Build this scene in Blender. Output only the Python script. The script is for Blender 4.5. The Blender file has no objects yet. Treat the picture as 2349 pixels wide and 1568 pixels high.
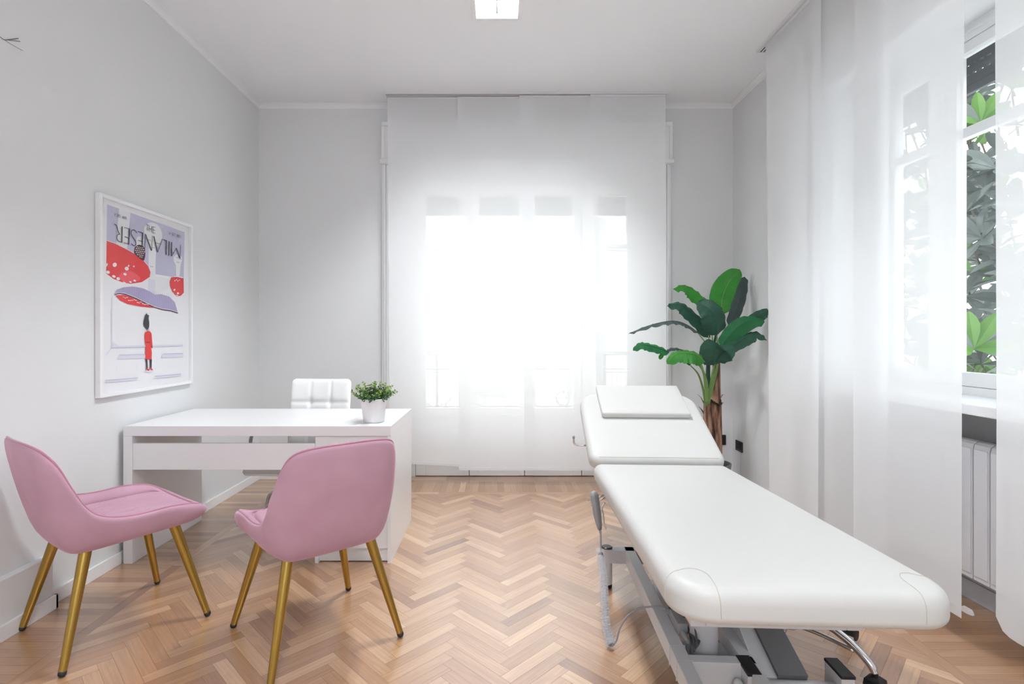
import bpy, math, random
from mathutils import Vector, Matrix, noise
from mathutils.bvhtree import BVHTree
R = math.radians
random.seed(7)
scene = bpy.context.scene
COL = scene.collection

# ------------------------------------------------------------------ camera
F = 1213.0                       # focal length in pixels of the 2349 wide frame
CX, CY = 1143.0, 766.0           # vanishing point of the room's depth direction
CAMZ = 1.2
cam = bpy.data.cameras.new('camera')
cam.sensor_fit = 'HORIZONTAL'; cam.sensor_width = 36.0
cam.lens = 36.0 * F / 2349.0
cam.shift_x = (1174.5 - CX) / 2349.0
cam.shift_y = (CY - 784.0) / 2349.0
cam.clip_start = 0.02; cam.clip_end = 200
co = bpy.data.objects.new('camera', cam); COL.objects.link(co)
co.location = (0, 0, CAMZ); co.rotation_euler = (R(90), 0, 0)
scene.camera = co

# ------------------------------------------------------------------ sky and exposure
SKY = 1.0
w = bpy.data.worlds.new('sky'); scene.world = w; w.use_nodes = True
bg = w.node_tree.nodes['Background']
bg.inputs[0].default_value = (0.89, 0.95, 1.0, 1); bg.inputs[1].default_value = 1.95 * SKY
scene.view_settings.view_transform = 'Standard'
scene.view_settings.look = 'None'
scene.view_settings.gamma = 1.0
scene.view_settings.use_curve_mapping = False
scene.view_settings.exposure = 1.38
LAMP = 325.0                      # emission of the ceiling luminaire tubes

def portal(loc, rot, sx, sy):
    l = bpy.data.lights.new('daylight_portal', 'AREA'); l.shape = 'RECTANGLE'; l.size = sx; l.size_y = sy
    l.cycles.is_portal = True
    o = bpy.data.objects.new('daylight_portal', l); COL.objects.link(o); o.location = loc; o.rotation_euler = rot
portal((0.235, 4.80, 1.3), (R(-90), 0, 0), 2.0, 2.5)
portal((0, -1.76, 1.85), (R(90), 0, 0), 1.8, 1.5)  # sampling portal of the added fill window behind the camera
portal((2.40, 2.0, 1.75), (0, R(90), 0), 1.7, 2.2)

# ------------------------------------------------------------------ geometry of the room
XL, XR, YB, YF, ZC = -1.985, 1.945, 4.385, -1.6, 3.10
def at(px, py, Y):
    return Vector(((px - CX) * Y / F, Y, CAMZ - (py - CY) * Y / F))

# ------------------------------------------------------------------ materials
def srgb(r, g, b):
    f = lambda c: (c / 255) / 12.92 if c <= 10 else ((c / 255 + 0.055) / 1.055) ** 2.4
    return (f(r), f(g), f(b), 1)
class N:
    """small node helper"""
    def __init__(s, name):
        s.m = bpy.data.materials.new(name); s.m.use_nodes = True; s.t = s.m.node_tree
        s.b = s.t.nodes['Principled BSDF']; s.out = s.t.nodes['Material Output']
    def n(s, typ, **kw):
        x = s.t.nodes.new(typ)
        for k, v in kw.items(): setattr(x, k, v)
        return x
    def l(s, a, b): s.t.links.new(a, b)
def pbr(name, col, rough=0.5, metal=0.0, bump=0.0, bscale=60, var=0.0, vscale=5, stretch=(1, 1, 1), **kw):
    q = N(name); b = q.b
    b.inputs['Base Color'].default_value = col; b.inputs['Roughness'].default_value = rough
    b.inputs['Metallic'].default_value = metal
    for k, v in kw.items(): b.inputs[k.replace('_', ' ')].default_value = v
    if bump or var:
        tc = q.n('ShaderNodeTexCoord'); mp = q.n('ShaderNodeMapping'); mp.inputs['Scale'].default_value = stretch
        q.l(tc.outputs['Object'], mp.inputs[0])
    if bump:
        nz = q.n('ShaderNodeTexNoise'); nz.inputs['Scale'].default_value = bscale; nz.inputs['Detail'].default_value = 4
        bp = q.n('ShaderNodeBump'); bp.inputs['Strength'].default_value = bump; bp.inputs['Distance'].default_value = 0.002
        q.l(mp.outputs[0], nz.inputs['Vector']); q.l(nz.outputs['Fac'], bp.inputs['Height']); q.l(bp.outputs[0], b.inputs['Normal'])
    if var:
        nz = q.n('ShaderNodeTexNoise'); nz.inputs['Scale'].default_value = vscale; nz.inputs['Detail'].default_value = 3
        mx = q.n('ShaderNodeMix', data_type='RGBA')
        mx.inputs[6].default_value = tuple(c * (1 - var) for c in col[:3]) + (1,)
        mx.inputs[7].default_value = tuple(min(1, c * (1 + var)) for c in col[:3]) + (1,)
        q.l(mp.outputs[0], nz.inputs['Vector']); q.l(nz.outputs['Fac'], mx.inputs[0]); q.l(mx.outputs[2], b.inputs['Base Color'])
    return q.m
M = {}
M['wall'] = pbr('wall_paint', srgb(226, 227, 228), 0.75, bump=0.25, bscale=35, var=0.01)
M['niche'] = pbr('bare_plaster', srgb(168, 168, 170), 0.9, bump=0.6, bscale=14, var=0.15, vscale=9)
M['ceil'] = pbr('ceiling_paint', srgb(242, 243, 246), 0.8, bump=0.12, bscale=30)
M['cornice'] = pbr('cornice_paint', srgb(236, 237, 238), 0.7, bump=0.1)
M['white'] = pbr('white_lacquer', srgb(240, 240, 241), 0.35, bump=0.03, bscale=80)
M['desk'] = pbr('white_laminate', srgb(236, 235, 236), 0.28, bump=0.02, bscale=200)
M['leather'] = pbr('white_leatherette', srgb(200, 199, 196), 0.42, bump=0.05, bscale=260)
M['chairleather'] = pbr('white_chair_leatherette', srgb(238, 238, 236), 0.4, bump=0.06, bscale=220)
M['seam'] = pbr('seam_thread', srgb(188, 184, 172), 0.8, bump=0.2)
M['frame'] = pbr('light_powder_coat', srgb(206, 206, 209), 0.38, bump=0.04, bscale=300)
M['framedark'] = pbr('dark_grey_steel', srgb(106, 106, 108), 0.5, bump=0.05, bscale=300)
M['chrome'] = pbr('chrome', (0.75, 0.75, 0.77, 1), 0.08, 1.0, bump=0.01)
M['black'] = pbr('black_rubber', srgb(22, 22, 25), 0.55, bump=0.08, bscale=200)
M['blackplastic'] = pbr('black_plastic', srgb(32, 32, 35), 0.35, bump=0.02, bscale=100)
M['greyplastic'] = pbr('grey_plastic', srgb(150, 150, 153), 0.45, bump=0.05, bscale=100)
M['cable'] = pbr('grey_cable', srgb(150, 150, 155), 0.5, bump=0.05)
M['darkcable'] = pbr('dark_grey_cable', srgb(78, 78, 82), 0.5, bump=0.05)
M['caster'] = pbr('caster_white', srgb(215, 215, 215), 0.4, bump=0.02)
M['gold'] = pbr('brushed_brass', (0.42, 0.27, 0.065, 1), 0.36, 1.0, bump=0.15, bscale=40, stretch=(8, 8, 0.6))
M['radiator'] = pbr('radiator_enamel', srgb(226, 226, 230), 0.4, bump=0.02)
M['marble'] = pbr('grey_marble', srgb(196, 198, 204), 0.35, var=0.12, vscale=12, bump=0.05)
M['shutter'] = pbr('shutter_slats_shaded', srgb(96, 97, 100), 0.6, bump=0.1, bscale=90, stretch=(1, 1, 8))  # slats are light grey-beige; backlit shade is put into this dark colour
M['pot'] = pbr('white_ceramic', srgb(238, 237, 238), 0.3, bump=0.02)
M['soil'] = pbr('dark_soil', srgb(45, 38, 30), 0.95, bump=0.8, bscale=80)
M['greypot'] = pbr('grey_pot', srgb(120, 120, 122), 0.6, bump=0.1)
M['facade'] = pbr('pale_facade', srgb(232, 226, 214), 0.9, bump=0.2, bscale=3, var=0.03, vscale=0.6)
M['facade2'] = pbr('facade_stone', srgb(205, 200, 190), 0.9, bump=0.2, bscale=3)
M['louvre'] = pbr('facade_shutter', srgb(150, 155, 150), 0.7, bump=0.1)
M['iron'] = pbr('iron_railing', srgb(110, 112, 116), 0.5, bump=0.1)
M['pave'] = pbr('pale_paving', srgb(226, 226, 224), 0.9, bump=0.3, bscale=4, var=0.08, vscale=1)
M['alu'] = pbr('rail_aluminium', srgb(222, 222, 224), 0.4, bump=0.02)
M['slot'] = pbr('rail_slot', srgb(40, 40, 44), 0.7, bump=0.02)
M['reflector'] = pbr('lamp_reflector', (0.42, 0.42, 0.44, 1), 0.2, 1.0, bump=0.01)
M['crack'] = pbr('thin_grey_wire', srgb(120, 120, 120), 0.8, bump=0.1)

def velvet():
    q = N('pink_velvet'); b = q.b
    tc = q.n('ShaderNodeTexCoord')
    n1 = q.n('ShaderNodeTexNoise'); n1.inputs['Scale'].default_value = 6; n1.inputs['Detail'].default_value = 2
    n2 = q.n('ShaderNodeTexNoise'); n2.inputs['Scale'].default_value = 700
    mx = q.n('ShaderNodeMix', data_type='RGBA')
    mx.inputs[6].default_value = srgb(176, 136, 154); mx.inputs[7].default_value = srgb(200, 163, 179)
    bp = q.n('ShaderNodeBump'); bp.inputs['Strength'].default_value = 0.25; bp.inputs['Distance'].default_value = 0.001
    q.l(tc.outputs['Object'], n1.inputs['Vector']); q.l(tc.outputs['Object'], n2.inputs['Vector'])
    q.l(n1.outputs['Fac'], mx.inputs[0]); q.l(mx.outputs[2], b.inputs['Base Color'])
    q.l(n2.outputs['Fac'], bp.inputs['Height']); q.l(bp.outputs[0], b.inputs['Normal'])
    b.inputs['Roughness'].default_value = 0.85
    b.inputs['Sheen Weight'].default_value = 0.55; b.inputs['Sheen Roughness'].default_value = 0.35
    b.inputs['Sheen Tint'].default_value = srgb(250, 205, 220)
    b.inputs['Specular IOR Level'].default_value = 0.2
    return q.m
M['velvet'] = velvet()
M['piping'] = pbr('pink_piping', srgb(176, 118, 138), 0.75, bump=0.1, bscale=300, Sheen_Weight=0.4)

def oak():
    q = N('oak_parquet'); b = q.b
    at_ = q.n('ShaderNodeAttribute', attribute_name='tone')
    uv = q.n('ShaderNodeUVMap'); uv.uv_map = 'UVMap'
    mp = q.n('ShaderNodeMapping'); mp.inputs['Scale'].default_value = (4, 38, 1)
    q.l(uv.outputs[0], mp.inputs[0])
    g = q.n('ShaderNodeTexNoise'); g.inputs['Scale'].default_value = 1.0; g.inputs['Detail'].default_value = 6
    g.inputs['Roughness'].default_value = 0.62; g.inputs['Distortion'].default_value = 0.8
    q.l(mp.outputs[0], g.inputs['Vector'])
    mp2 = q.n('ShaderNodeMapping'); mp2.inputs['Scale'].default_value = (2.6, 16, 1)
    q.l(uv.outputs[0], mp2.inputs[0])
    wv = q.n('ShaderNodeTexWave', wave_type='BANDS', bands_direction='Y'); wv.inputs['Scale'].default_value = 1.3
    wv.inputs['Distortion'].default_value = 7.0; wv.inputs['Detail'].default_value = 2; wv.inputs['Detail Scale'].default_value = 0.6
    q.l(mp2.outputs[0], wv.inputs['Vector'])
    ramp = q.n('ShaderNodeValToRGB'); e = ramp.color_ramp.elements
    e[0].position = 0.0; e[0].color = srgb(138, 92, 56); e[1].position = 1.0; e[1].color = srgb(212, 172, 132)
    m1 = e.new(0.3); m1.color = srgb(164, 116, 76); m2 = e.new(0.7); m2.color = srgb(190, 144, 102)
    q.l(at_.outputs['Fac'], ramp.inputs[0])
    dk = q.n('ShaderNodeMix', data_type='RGBA', blend_type='MULTIPLY')
    cr = q.n('ShaderNodeValToRGB'); c = cr.color_ramp.elements
    c[0].position = 0.30; c[0].color = (0.62, 0.55, 0.50, 1); c[1].position = 0.58; c[1].color = (1, 1, 1, 1)
    q.l(g.outputs['Fac'], cr.inputs[0]); dk.inputs[0].default_value = 0.5
    q.l(ramp.outputs[0], dk.inputs[6]); q.l(cr.outputs[0], dk.inputs[7])
    dk2 = q.n('ShaderNodeMix', data_type='RGBA', blend_type='MULTIPLY'); dk2.inputs[0].default_value = 0.16
    c2 = q.n('ShaderNodeValToRGB'); k = c2.color_ramp.elements
    k[0].position = 0.0; k[0].color = (0.60, 0.52, 0.46, 1); k[1].position = 0.45; k[1].color = (1, 1, 1, 1)
    q.l(wv.outputs['Fac'], c2.inputs[0]); q.l(dk.outputs[2], dk2.inputs[6]); q.l(c2.outputs[0], dk2.inputs[7])
    q.l(dk2.outputs[2], b.inputs['Base Color'])
    rr = q.n('ShaderNodeMapRange'); rr.inputs[3].default_value = 0.36; rr.inputs[4].default_value = 0.48
    q.l(g.outputs['Fac'], rr.inputs[0]); q.l(rr.outputs[0], b.inputs['Roughness'])
    bp = q.n('ShaderNodeBump'); bp.inputs['Strength'].default_value = 0.12; bp.inputs['Distance'].default_value = 0.001
    q.l(g.outputs['Fac'], bp.inputs['Height']); q.l(bp.outputs[0], b.inputs['Normal'])
    b.inputs['Specular IOR Level'].default_value = 0.6
    b.inputs['Coat Weight'].default_value = 1.0; b.inputs['Coat Roughness'].default_value = 0.27; b.inputs['Coat IOR'].default_value = 2.6
    return q.m
M['oak'] = oak()
M['gap'] = pbr('parquet_joint', srgb(96, 66, 44), 0.8, bump=0.1)

def fabric(name, transp, tint=(0.94, 0.945, 0.955, 1)):
    q = N(name); t = q.t
    t.nodes.remove(q.b)
    tr = q.n('ShaderNodeBsdfTransparent'); tr.inputs[0].default_value = (1, 1, 1, 1)
    tl = q.n('ShaderNodeBsdfTranslucent'); tl.inputs[0].default_value = tint
    df = q.n('ShaderNodeBsdfDiffuse'); df.inputs[0].default_value = tint
    tc = q.n('ShaderNodeTexCoord'); mp = q.n('ShaderNodeMapping'); mp.inputs['Scale'].default_value = (900, 900, 500)
    nz = q.n('ShaderNodeTexNoise'); nz.inputs['Scale'].default_value = 1.0
    q.l(tc.outputs['Object'], mp.inputs[0]); q.l(mp.outputs[0], nz.inputs['Vector'])
    bp = q.n('ShaderNodeBump'); bp.inputs['Strength'].default_value = 0.1; bp.inputs['Distance'].default_value = 0.0005
    q.l(nz.outputs['Fac'], bp.inputs['Height']); q.l(bp.outputs[0], df.inputs['Normal'])
    m1 = q.n('ShaderNodeMixShader'); m1.inputs[0].default_value = 0.38
    q.l(df.outputs[0], m1.inputs[1]); q.l(tl.outputs[0], m1.inputs[2])
    m2 = q.n('ShaderNodeMixShader'); m2.inputs[0].default_value = transp
    q.l(m1.outputs[0], m2.inputs[1]); q.l(tr.outputs[0], m2.inputs[2])
    q.l(m2.outputs[0], q.out.inputs[0])
    return q.m
M['curtain'] = fabric('sheer_fabric', 0.20)
M['sleeve'] = fabric('clear_plastic_wrap', 0.55, (0.9, 0.9, 0.92, 1))

def glass(name, tint=(0.97, 0.985, 0.98, 1), refl=1.0):
    q = N(name); q.t.nodes.remove(q.b)
    tr = q.n('ShaderNodeBsdfTransparent'); tr.inputs[0].default_value = tint
    gl = q.n('ShaderNodeBsdfGlossy'); gl.inputs['Roughness'].default_value = 0.02
    lw = q.n('ShaderNodeLayerWeight'); lw.inputs[0].default_value = 0.5
    pw = q.n('ShaderNodeMath', operation='POWER'); pw.inputs[1].default_value = 5.0
    fr = q.n('ShaderNodeMath', operation='MULTIPLY_ADD'); fr.inputs[1].default_value = 0.92; fr.inputs[2].default_value = 0.045
    q.l(lw.outputs['Facing'], pw.inputs[0]); q.l(pw.outputs[0], fr.inputs[0])
    mu = q.n('ShaderNodeMath', operation='MULTIPLY'); mu.inputs[1].default_value = refl
    mx = q.n('ShaderNodeMixShader')
    q.l(fr.outputs[0], mu.inputs[0]); q.l(mu.outputs[0], mx.inputs[0]); q.l(tr.outputs[0], mx.inputs[1]); q.l(gl.outputs[0], mx.inputs[2])
    q.l(mx.outputs[0], q.out.inputs[0])
    return q.m
M['glass'] = glass('window_glass')

def leafmat(name, c1, c2, transl=0.3, rough=0.4, scale=40):
    q = N(name); b = q.b
    tc = q.n('ShaderNodeTexCoord'); nz = q.n('ShaderNodeTexNoise'); nz.inputs['Scale'].default_value = scale
    q.l(tc.outputs['Object'], nz.inputs['Vector'])
    mx = q.n('ShaderNodeMix', data_type='RGBA'); mx.inputs[6].default_value = c1; mx.inputs[7].default_value = c2
    q.l(nz.outputs['Fac'], mx.inputs[0]); q.l(mx.outputs[2], b.inputs['Base Color'])
    b.inputs['Roughness'].default_value = rough
    tl = q.n('ShaderNodeBsdfTranslucent'); q.l(mx.outputs[2], tl.inputs[0])
    ms = q.n('ShaderNodeMixShader'); ms.inputs[0].default_value = transl
    q.l(b.outputs[0], ms.inputs[1]); q.l(tl.outputs[0], ms.inputs[2]); q.l(ms.outputs[0], q.out.inputs[0])
    return q.m
def bananaleaf(name, c1, c2, transl, rough):
    m = leafmat(name, c1, c2, transl, rough, 12); t = m.node_tree
    uv = t.nodes.new('ShaderNodeUVMap'); uv.uv_map = 'UVMap'
    wv = t.nodes.new('ShaderNodeTexWave'); wv.wave_type = 'BANDS'; wv.bands_direction = 'X'
    wv.inputs['Scale'].default_value = 7.0; wv.inputs['Distortion'].default_value = 1.5; wv.inputs['Detail'].default_value = 3
    bp = t.nodes.new('ShaderNodeBump'); bp.inputs['Strength'].default_value = 0.6; bp.inputs['Distance'].default_value = 0.004
    t.links.new(uv.outputs[0], wv.inputs['Vector']); t.links.new(wv.outputs['Fac'], bp.inputs['Height'])
    t.links.new(bp.outputs[0], t.nodes['Principled BSDF'].inputs['Normal'])
    return m
M['leaf_bright'] = bananaleaf('banana_leaf_bright', srgb(40, 128, 44), srgb(74, 162, 62), 0.3, 0.5)
M['leaf_mid'] = bananaleaf('banana_leaf_mid', srgb(30, 98, 60), srgb(52, 134, 78), 0.2, 0.45)
M['leaf_dark'] = bananaleaf('banana_leaf_dark', srgb(34, 76, 62), srgb(52, 102, 80), 0.12, 0.42)
M['leaf_grey'] = bananaleaf('banana_leaf_greyish', srgb(62, 80, 80), srgb(92, 108, 106), 0.12, 0.40)
M['stem'] = leafmat('banana_stem', srgb(98, 142, 72), srgb(128, 160, 92), 0.0, 0.5, 15)
M['stemdark'] = leafmat('banana_stem_dark', srgb(24, 62, 46), srgb(34, 80, 56), 0.0, 0.5, 15)
def bark():
    q = N('palm_bark'); b = q.b
    tc = q.n('ShaderNodeTexCoord'); mp = q.n('ShaderNodeMapping'); mp.inputs['Scale'].default_value = (22, 22, 3.2)
    nz = q.n('ShaderNodeTexNoise'); nz.inputs['Scale'].default_value = 1.6; nz.inputs['Detail'].default_value = 7
    r = q.n('ShaderNodeValToRGB'); e = r.color_ramp.elements
    e[0].position = 0.36; e[0].color = srgb(48, 32, 34); e[1].position = 0.66; e[1].color = srgb(178, 142, 118)
    k = e.new(0.48); k.color = srgb(124, 90, 70)
    bp = q.n('ShaderNodeBump'); bp.inputs['Strength'].default_value = 0.9; bp.inputs['Distance'].default_value = 0.01
    q.l(tc.outputs['Object'], mp.inputs[0]); q.l(mp.outputs[0], nz.inputs['Vector']); q.l(nz.outputs['Fac'], r.inputs[0])
    q.l(r.outputs[0], b.inputs['Base Color']); q.l(nz.outputs['Fac'], bp.inputs['Height']); q.l(bp.outputs[0], b.inputs['Normal'])
    b.inputs['Roughness'].default_value = 0.85
    return q.m
M['bark'] = bark()
M['box_dark'] = leafmat('boxwood_dark', srgb(30, 62, 40), srgb(58, 104, 58), 0.1, 0.5, 60)
M['box_light'] = leafmat('boxwood_light', srgb(120, 152, 66), srgb(170, 192, 100), 0.2, 0.5, 60)
M['mag_dark'] = leafmat('magnolia_leaf_dark', srgb(84, 92, 88), srgb(122, 128, 124), 0.12, 0.25, 10)
M['mag_green'] = leafmat('magnolia_leaf_green', srgb(78, 122, 62), srgb(120, 158, 78), 0.4, 0.35, 10)
M['mag_brown'] = leafmat('magnolia_leaf_brown', srgb(140, 100, 74), srgb(170, 125, 90), 0.3, 0.5, 10)
M['branch'] = pbr('magnolia_bark', srgb(104, 94, 86), 0.9, bump=0.5, bscale=20)
def emit(name, col, s):
    q = N(name); q.b.inputs['Base Color'].default_value = (0.9, 0.9, 0.9, 1)
    q.b.inputs['Emission Color'].default_value = col; q.b.inputs['Emission Strength'].default_value = s
    return q.m
M['tube'] = emit('lamp_tube', (0.93, 0.97, 1.0, 1), LAMP)
def flat(name, c): return pbr(name, c, 0.6, bump=0.01)
M['p_paper'] = flat('poster_paper', srgb(238, 238, 241))
M['p_lav'] = flat('poster_lavender', srgb(196, 194, 218))
M['p_pale'] = flat('poster_pale_lavender', srgb(222, 222, 234))
M['p_off'] = flat('poster_offwhite', srgb(232, 233, 236))
M['p_purple'] = pbr('poster_purple', srgb(172, 164, 202), 0.6, var=0.12, vscale=40)
M['p_red'] = flat('poster_red', srgb(222, 44, 50))
M['p_red2'] = flat('poster_light_red', srgb(232, 82, 92))
M['p_dark'] = flat('poster_ink', srgb(38, 36, 52))
M['p_maroon'] = flat('poster_maroon', srgb(84, 30, 42))

# ------------------------------------------------------------------ mesh helpers
class MB:
    def __init__(s): s.v = []; s.f = []; s.mi = []
    def add(s, vs, fs, m=0, X=None):
        k = len(s.v)
        s.v += [tuple(X @ Vector(v)) if X else tuple(v) for v in vs]
        s.f += [tuple(i + k for i in f) for f in fs]; s.mi += [m] * len(fs)
        return s
    def box(s, x0, x1, y0, y1, z0, z1, m=0, X=None, bev=0.0):
        if bev:
            b = bev
            # chamfered box: 24 vertices
            vs = []; 
            import bmesh
            bm = bmesh.new(); bmesh.ops.create_cube(bm, size=1.0)
            for v in bm.verts: v.co = Vector(((x0 + x1) / 2 + v.co.x * (x1 - x0), (y0 + y1) / 2 + v.co.y * (y1 - y0), (z0 + z1) / 2 + v.co.z * (z1 - z0)))
            bmesh.ops.bevel(bm, geom=list(bm.edges), offset=b, segments=2, affect='EDGES', profile=0.6)
            bm.verts.index_update()
            vs = [v.co.copy() for v in bm.verts]; fs = [[v.index for v in f.verts] for f in bm.faces]
            bm.free(); return s.add(vs, fs, m, X)
        vs = [(x0, y0, z0), (x1, y0, z0), (x1, y1, z0), (x0, y1, z0), (x0, y0, z1), (x1, y0, z1), (x1, y1, z1), (x0, y1, z1)]
        fs = [(3, 2, 1, 0), (4, 5, 6, 7), (0, 1, 5, 4), (1, 2, 6, 5), (2, 3, 7, 6), (3, 0, 4, 7)]
        return s.add(vs, fs, m, X)
    def rings(s, rs, m=0, closed=True, cap0=True, cap1=True, X=None):
        n = len(rs[0]); vs = [p for r in rs for p in r]; fs = []
        for a in range(len(rs) - 1):
            for i in range(n if closed else n - 1):
                j = (i + 1) % n
                fs.append((a * n + i, a * n + j, (a + 1) * n + j, (a + 1) * n + i))
        if cap0: fs.append(tuple(range(n - 1, -1, -1)))
        if cap1: fs.append(tuple((len(rs) - 1) * n + i for i in range(n)))
        return s.add(vs, fs, m, X)
    def tube(s, pts, r, n=10, m=0, closed=False, X=None, flat=1.0):
        P = [Vector(p) for p in pts]; rr = r if isinstance(r, (list, tuple)) else [r] * len(P)
        L = len(P); rings = []; up = None
        for i, p in enumerate(P):
            if closed: t = (P[(i + 1) % L] - P[i - 1]).normalized()
            else: t = (P[min(i + 1, L - 1)] - P[max(i - 1, 0)]).normalized()
            if up is None:
                up = Vector((0, 0, 1)) if abs(t.z) < 0.9 else Vector((1, 0, 0))
            a = up - t * up.dot(t)
            if a.length < 1e-5: a = t.orthogonal()
            a.normalize(); b = t.cross(a); up = a
            rings.append([p + (a * math.cos(2 * math.pi * k / n) * flat + b * math.sin(2 * math.pi * k / n)) * rr[i] for k in range(n)])
        if closed:
            rings.append(rings[0])
            return s.rings(rings, m, True, False, False, X)
        return s.rings(rings, m, True, True, True, X)
    def lathe(s, prof, n=24, m=0, X=None, cap0=True, cap1=True):
        return s.rings([[(r * math.cos(2 * math.pi * k / n), r * math.sin(2 * math.pi * k / n), z) for k in range(n)] for r, z in prof], m, True, cap0, cap1, X)
    def sphere(s, c, r, m=0, nu=12, nv=8, sc=(1, 1, 1)):
        rs = []
        for j in range(nv + 1):
            a = math.pi * (j + 0.02) / (nv + 0.04) - math.pi / 2
            rs.append([(c[0] + sc[0] * r * math.cos(a) * math.cos(2 * math.pi * k / nu), c[1] + sc[1] * r * math.cos(a) * math.sin(2 * math.pi * k / nu), c[2] + sc[2] * r * math.sin(a)) for k in range(nu)])
        return s.rings(rs, m)
    def build(s, name, mats, parent=None, smooth=False, loc=None, rot=None, auto=None):
        me = bpy.data.meshes.new(name); me.from_pydata(s.v, [], s.f); me.validate(clean_customdata=False)
        if not isinstance(mats, (list, tuple)): mats = [mats]
        for x in mats: me.materials.append(x)
        if len(mats) > 1 and len(s.mi) == len(me.polygons): me.polygons.foreach_set('material_index', s.mi)
        if smooth or auto:
            me.polygons.foreach_set('use_smooth', [True] * len(me.polygons))
        me.update()
        if auto: me.set_sharp_from_angle(angle=R(auto))
        o = bpy.data.objects.new(name, me); COL.objects.link(o)
        if parent: o.parent = parent
        if loc: o.location = loc
        if rot: o.rotation_euler = rot
        return o
def seglist(ctrl, n=8):
    """Catmull-Rom through control points"""
    P = [Vector(p) for p in ctrl]; out = []
    for i in range(len(P) - 1):
        p0 = P[max(i - 1, 0)]; p1 = P[i]; p2 = P[i + 1]; p3 = P[min(i + 2, len(P) - 1)]
        for k in range(n):
            t = k / n
            out.append(0.5 * ((2 * p1) + (p2 - p0) * t + (2 * p0 - 5 * p1 + 4 * p2 - p3) * t * t + (3 * p1 - p0 - 3 * p2 + p3) * t ** 3))
    out.append(P[-1]); return out
def empty(name, loc=(0, 0, 0), rz=0.0):
    o = bpy.data.objects.new(name, None); COL.objects.link(o); o.location = loc; o.rotation_euler = (0, 0, rz); o.empty_display_size = 0.1
    return o
def tag(o, label, cat=None, group=None, kind=None):
    if label: o['label'] = label
    if cat: o['category'] = cat
    if group: o['group'] = group
    if kind: o['kind'] = kind
    return o
def struct(o): o['kind'] = 'structure'; return o
def copy_tree(o, parent=None):
    c = o.copy(); COL.objects.link(c)
    if parent: c.parent = parent
    for ch in list(o.children): copy_tree(ch, c)
    return c

# ================================================================== ROOM SHELL
# back wall with the opening of the french window
OX0, OX1, OZ = -0.93, 1.395, 2.60
b = MB()
b.box(XL - 0.15, OX0, YB, YB + 0.25, 0, ZC); b.box(OX1, XR + 0.5, YB, YB + 0.25, 0, ZC); b.box(OX0, OX1, YB, YB + 0.25, OZ, ZC)
struct(b.build('wall_back', M['wall']))
struct(MB().box(XL - 0.15, XL, YF - .15, YB, 0, ZC).build('wall_left', M['wall']))
# front wall, behind the camera, with a window added for front fill light
GX0, GX1, GZ0, GZ1 = -0.9, 0.9, 1.1, 2.6
b = MB(); b.box(XL, GX0, YF - 0.15, YF, 0, ZC); b.box(GX1, XR, YF - 0.15, YF, 0, ZC); b.box(GX0, GX1, YF - 0.15, YF, 0, GZ0); b.box(GX0, GX1, YF - 0.15, YF, GZ1, ZC)
struct(b.build('wall_front', M['wall']))
b = MB()
for k in range(4):
    xm = GX0 + (GX1 - GX0 - .05) * k / 3; b.box(xm, xm + .05, YF - .10, YF - .05, GZ0, GZ1)
for zz in (GZ0, GZ1 - .05): b.box(GX0, GX1, YF - .10, YF - .05, zz, zz + .05)
struct(b.build('window_6', M['white']))
WY0, WY1 = 0.95, 3.07           # window opening of the right wall
b = MB(); XO = XR + 0.365
b.box(XR, XO, WY1, YB, 0, ZC); b.box(XR, XO, YF, WY0, 0, ZC); b.box(XR, XO, WY0, WY1, 2.66, ZC)
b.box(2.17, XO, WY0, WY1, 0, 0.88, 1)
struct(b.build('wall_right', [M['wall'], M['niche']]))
# ceiling with the recess of the luminaire
LX0, LX1, LY0, LY1 = -0.145, 0.129, 2.60, 3.19
LY2C = 0.0                      # centre of the recess for the added fill luminaire, behind the camera
b = MB(); t = 0.15
b.box(XL, LX0, YF, YB, ZC, ZC + t); b.box(LX1, XR, YF, YB, ZC, ZC + t)
b.box(LX0, LX1, YF, LY2C - .295, ZC, ZC + t); b.box(LX0, LX1, LY2C + .295, LY0, ZC, ZC + t); b.box(LX0, LX1, LY1, YB, ZC, ZC + t)
struct(b.build('ceiling', M['ceil']))

# ---- parquet floor: every plank a quad with its own tone
def clip(poly, x0, x1, y0, y1):
    def cut(P, f, g):
        out = []
        for i in range(len(P)):
            a, c = P[i - 1], P[i]; fa, fc = f(a), f(c)
            if (fa >= 0) != (fc >= 0):
                q = fa / (fa - fc); out.append(tuple(a[k] + (c[k] - a[k]) * q for k in range(4)))
            if fc >= 0: out.append(c)
        return out
    for f in (lambda p: p[0] - x0, lambda p: x1 - p[0], lambda p: p[1] - y0, lambda p: y1 - p[1]):
        poly = cut(poly, f, None)
        if len(poly) < 3: return []
    return poly
PW, NL = 0.0495, 6; rngf = random.Random(11)
quads = []   # list of (poly [(x,y,u,v)], tone)
S2 = math.sqrt(0.5); g = 0.0004
FX0, FX1, FY1, FY0 = -1.64, 1.60, 3.97, YF
def herr(p, q): return (S2 * (p - q) * PW + 0.043 + 0.0, S2 * (p + q) * PW)
def plank(p0, p1, q0, q1, along_p):
    o = rngf.random() * 9; o2 = rngf.random() * 9
    e = g / PW; P = []
    for (p, q) in ((p0 + e, q0 + e), (p1 - e, q0 + e), (p1 - e, q1 - e), (p0 + e, q1 - e)):
        x, y = herr(p, q)
        uu, vv = ((p - p0) * PW, (q - q0) * PW) if along_p else ((q - q0) * PW, (p - p0) * PW)
        P.append((x, y, uu + o, vv + o2))
    P = clip(P, FX0, FX1, FY0, FY1)
    if P: quads.append((P, min(1, max(0, rngf.gauss(0.62, 0.20)))))
imax = int(7.5 / PW)
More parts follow.
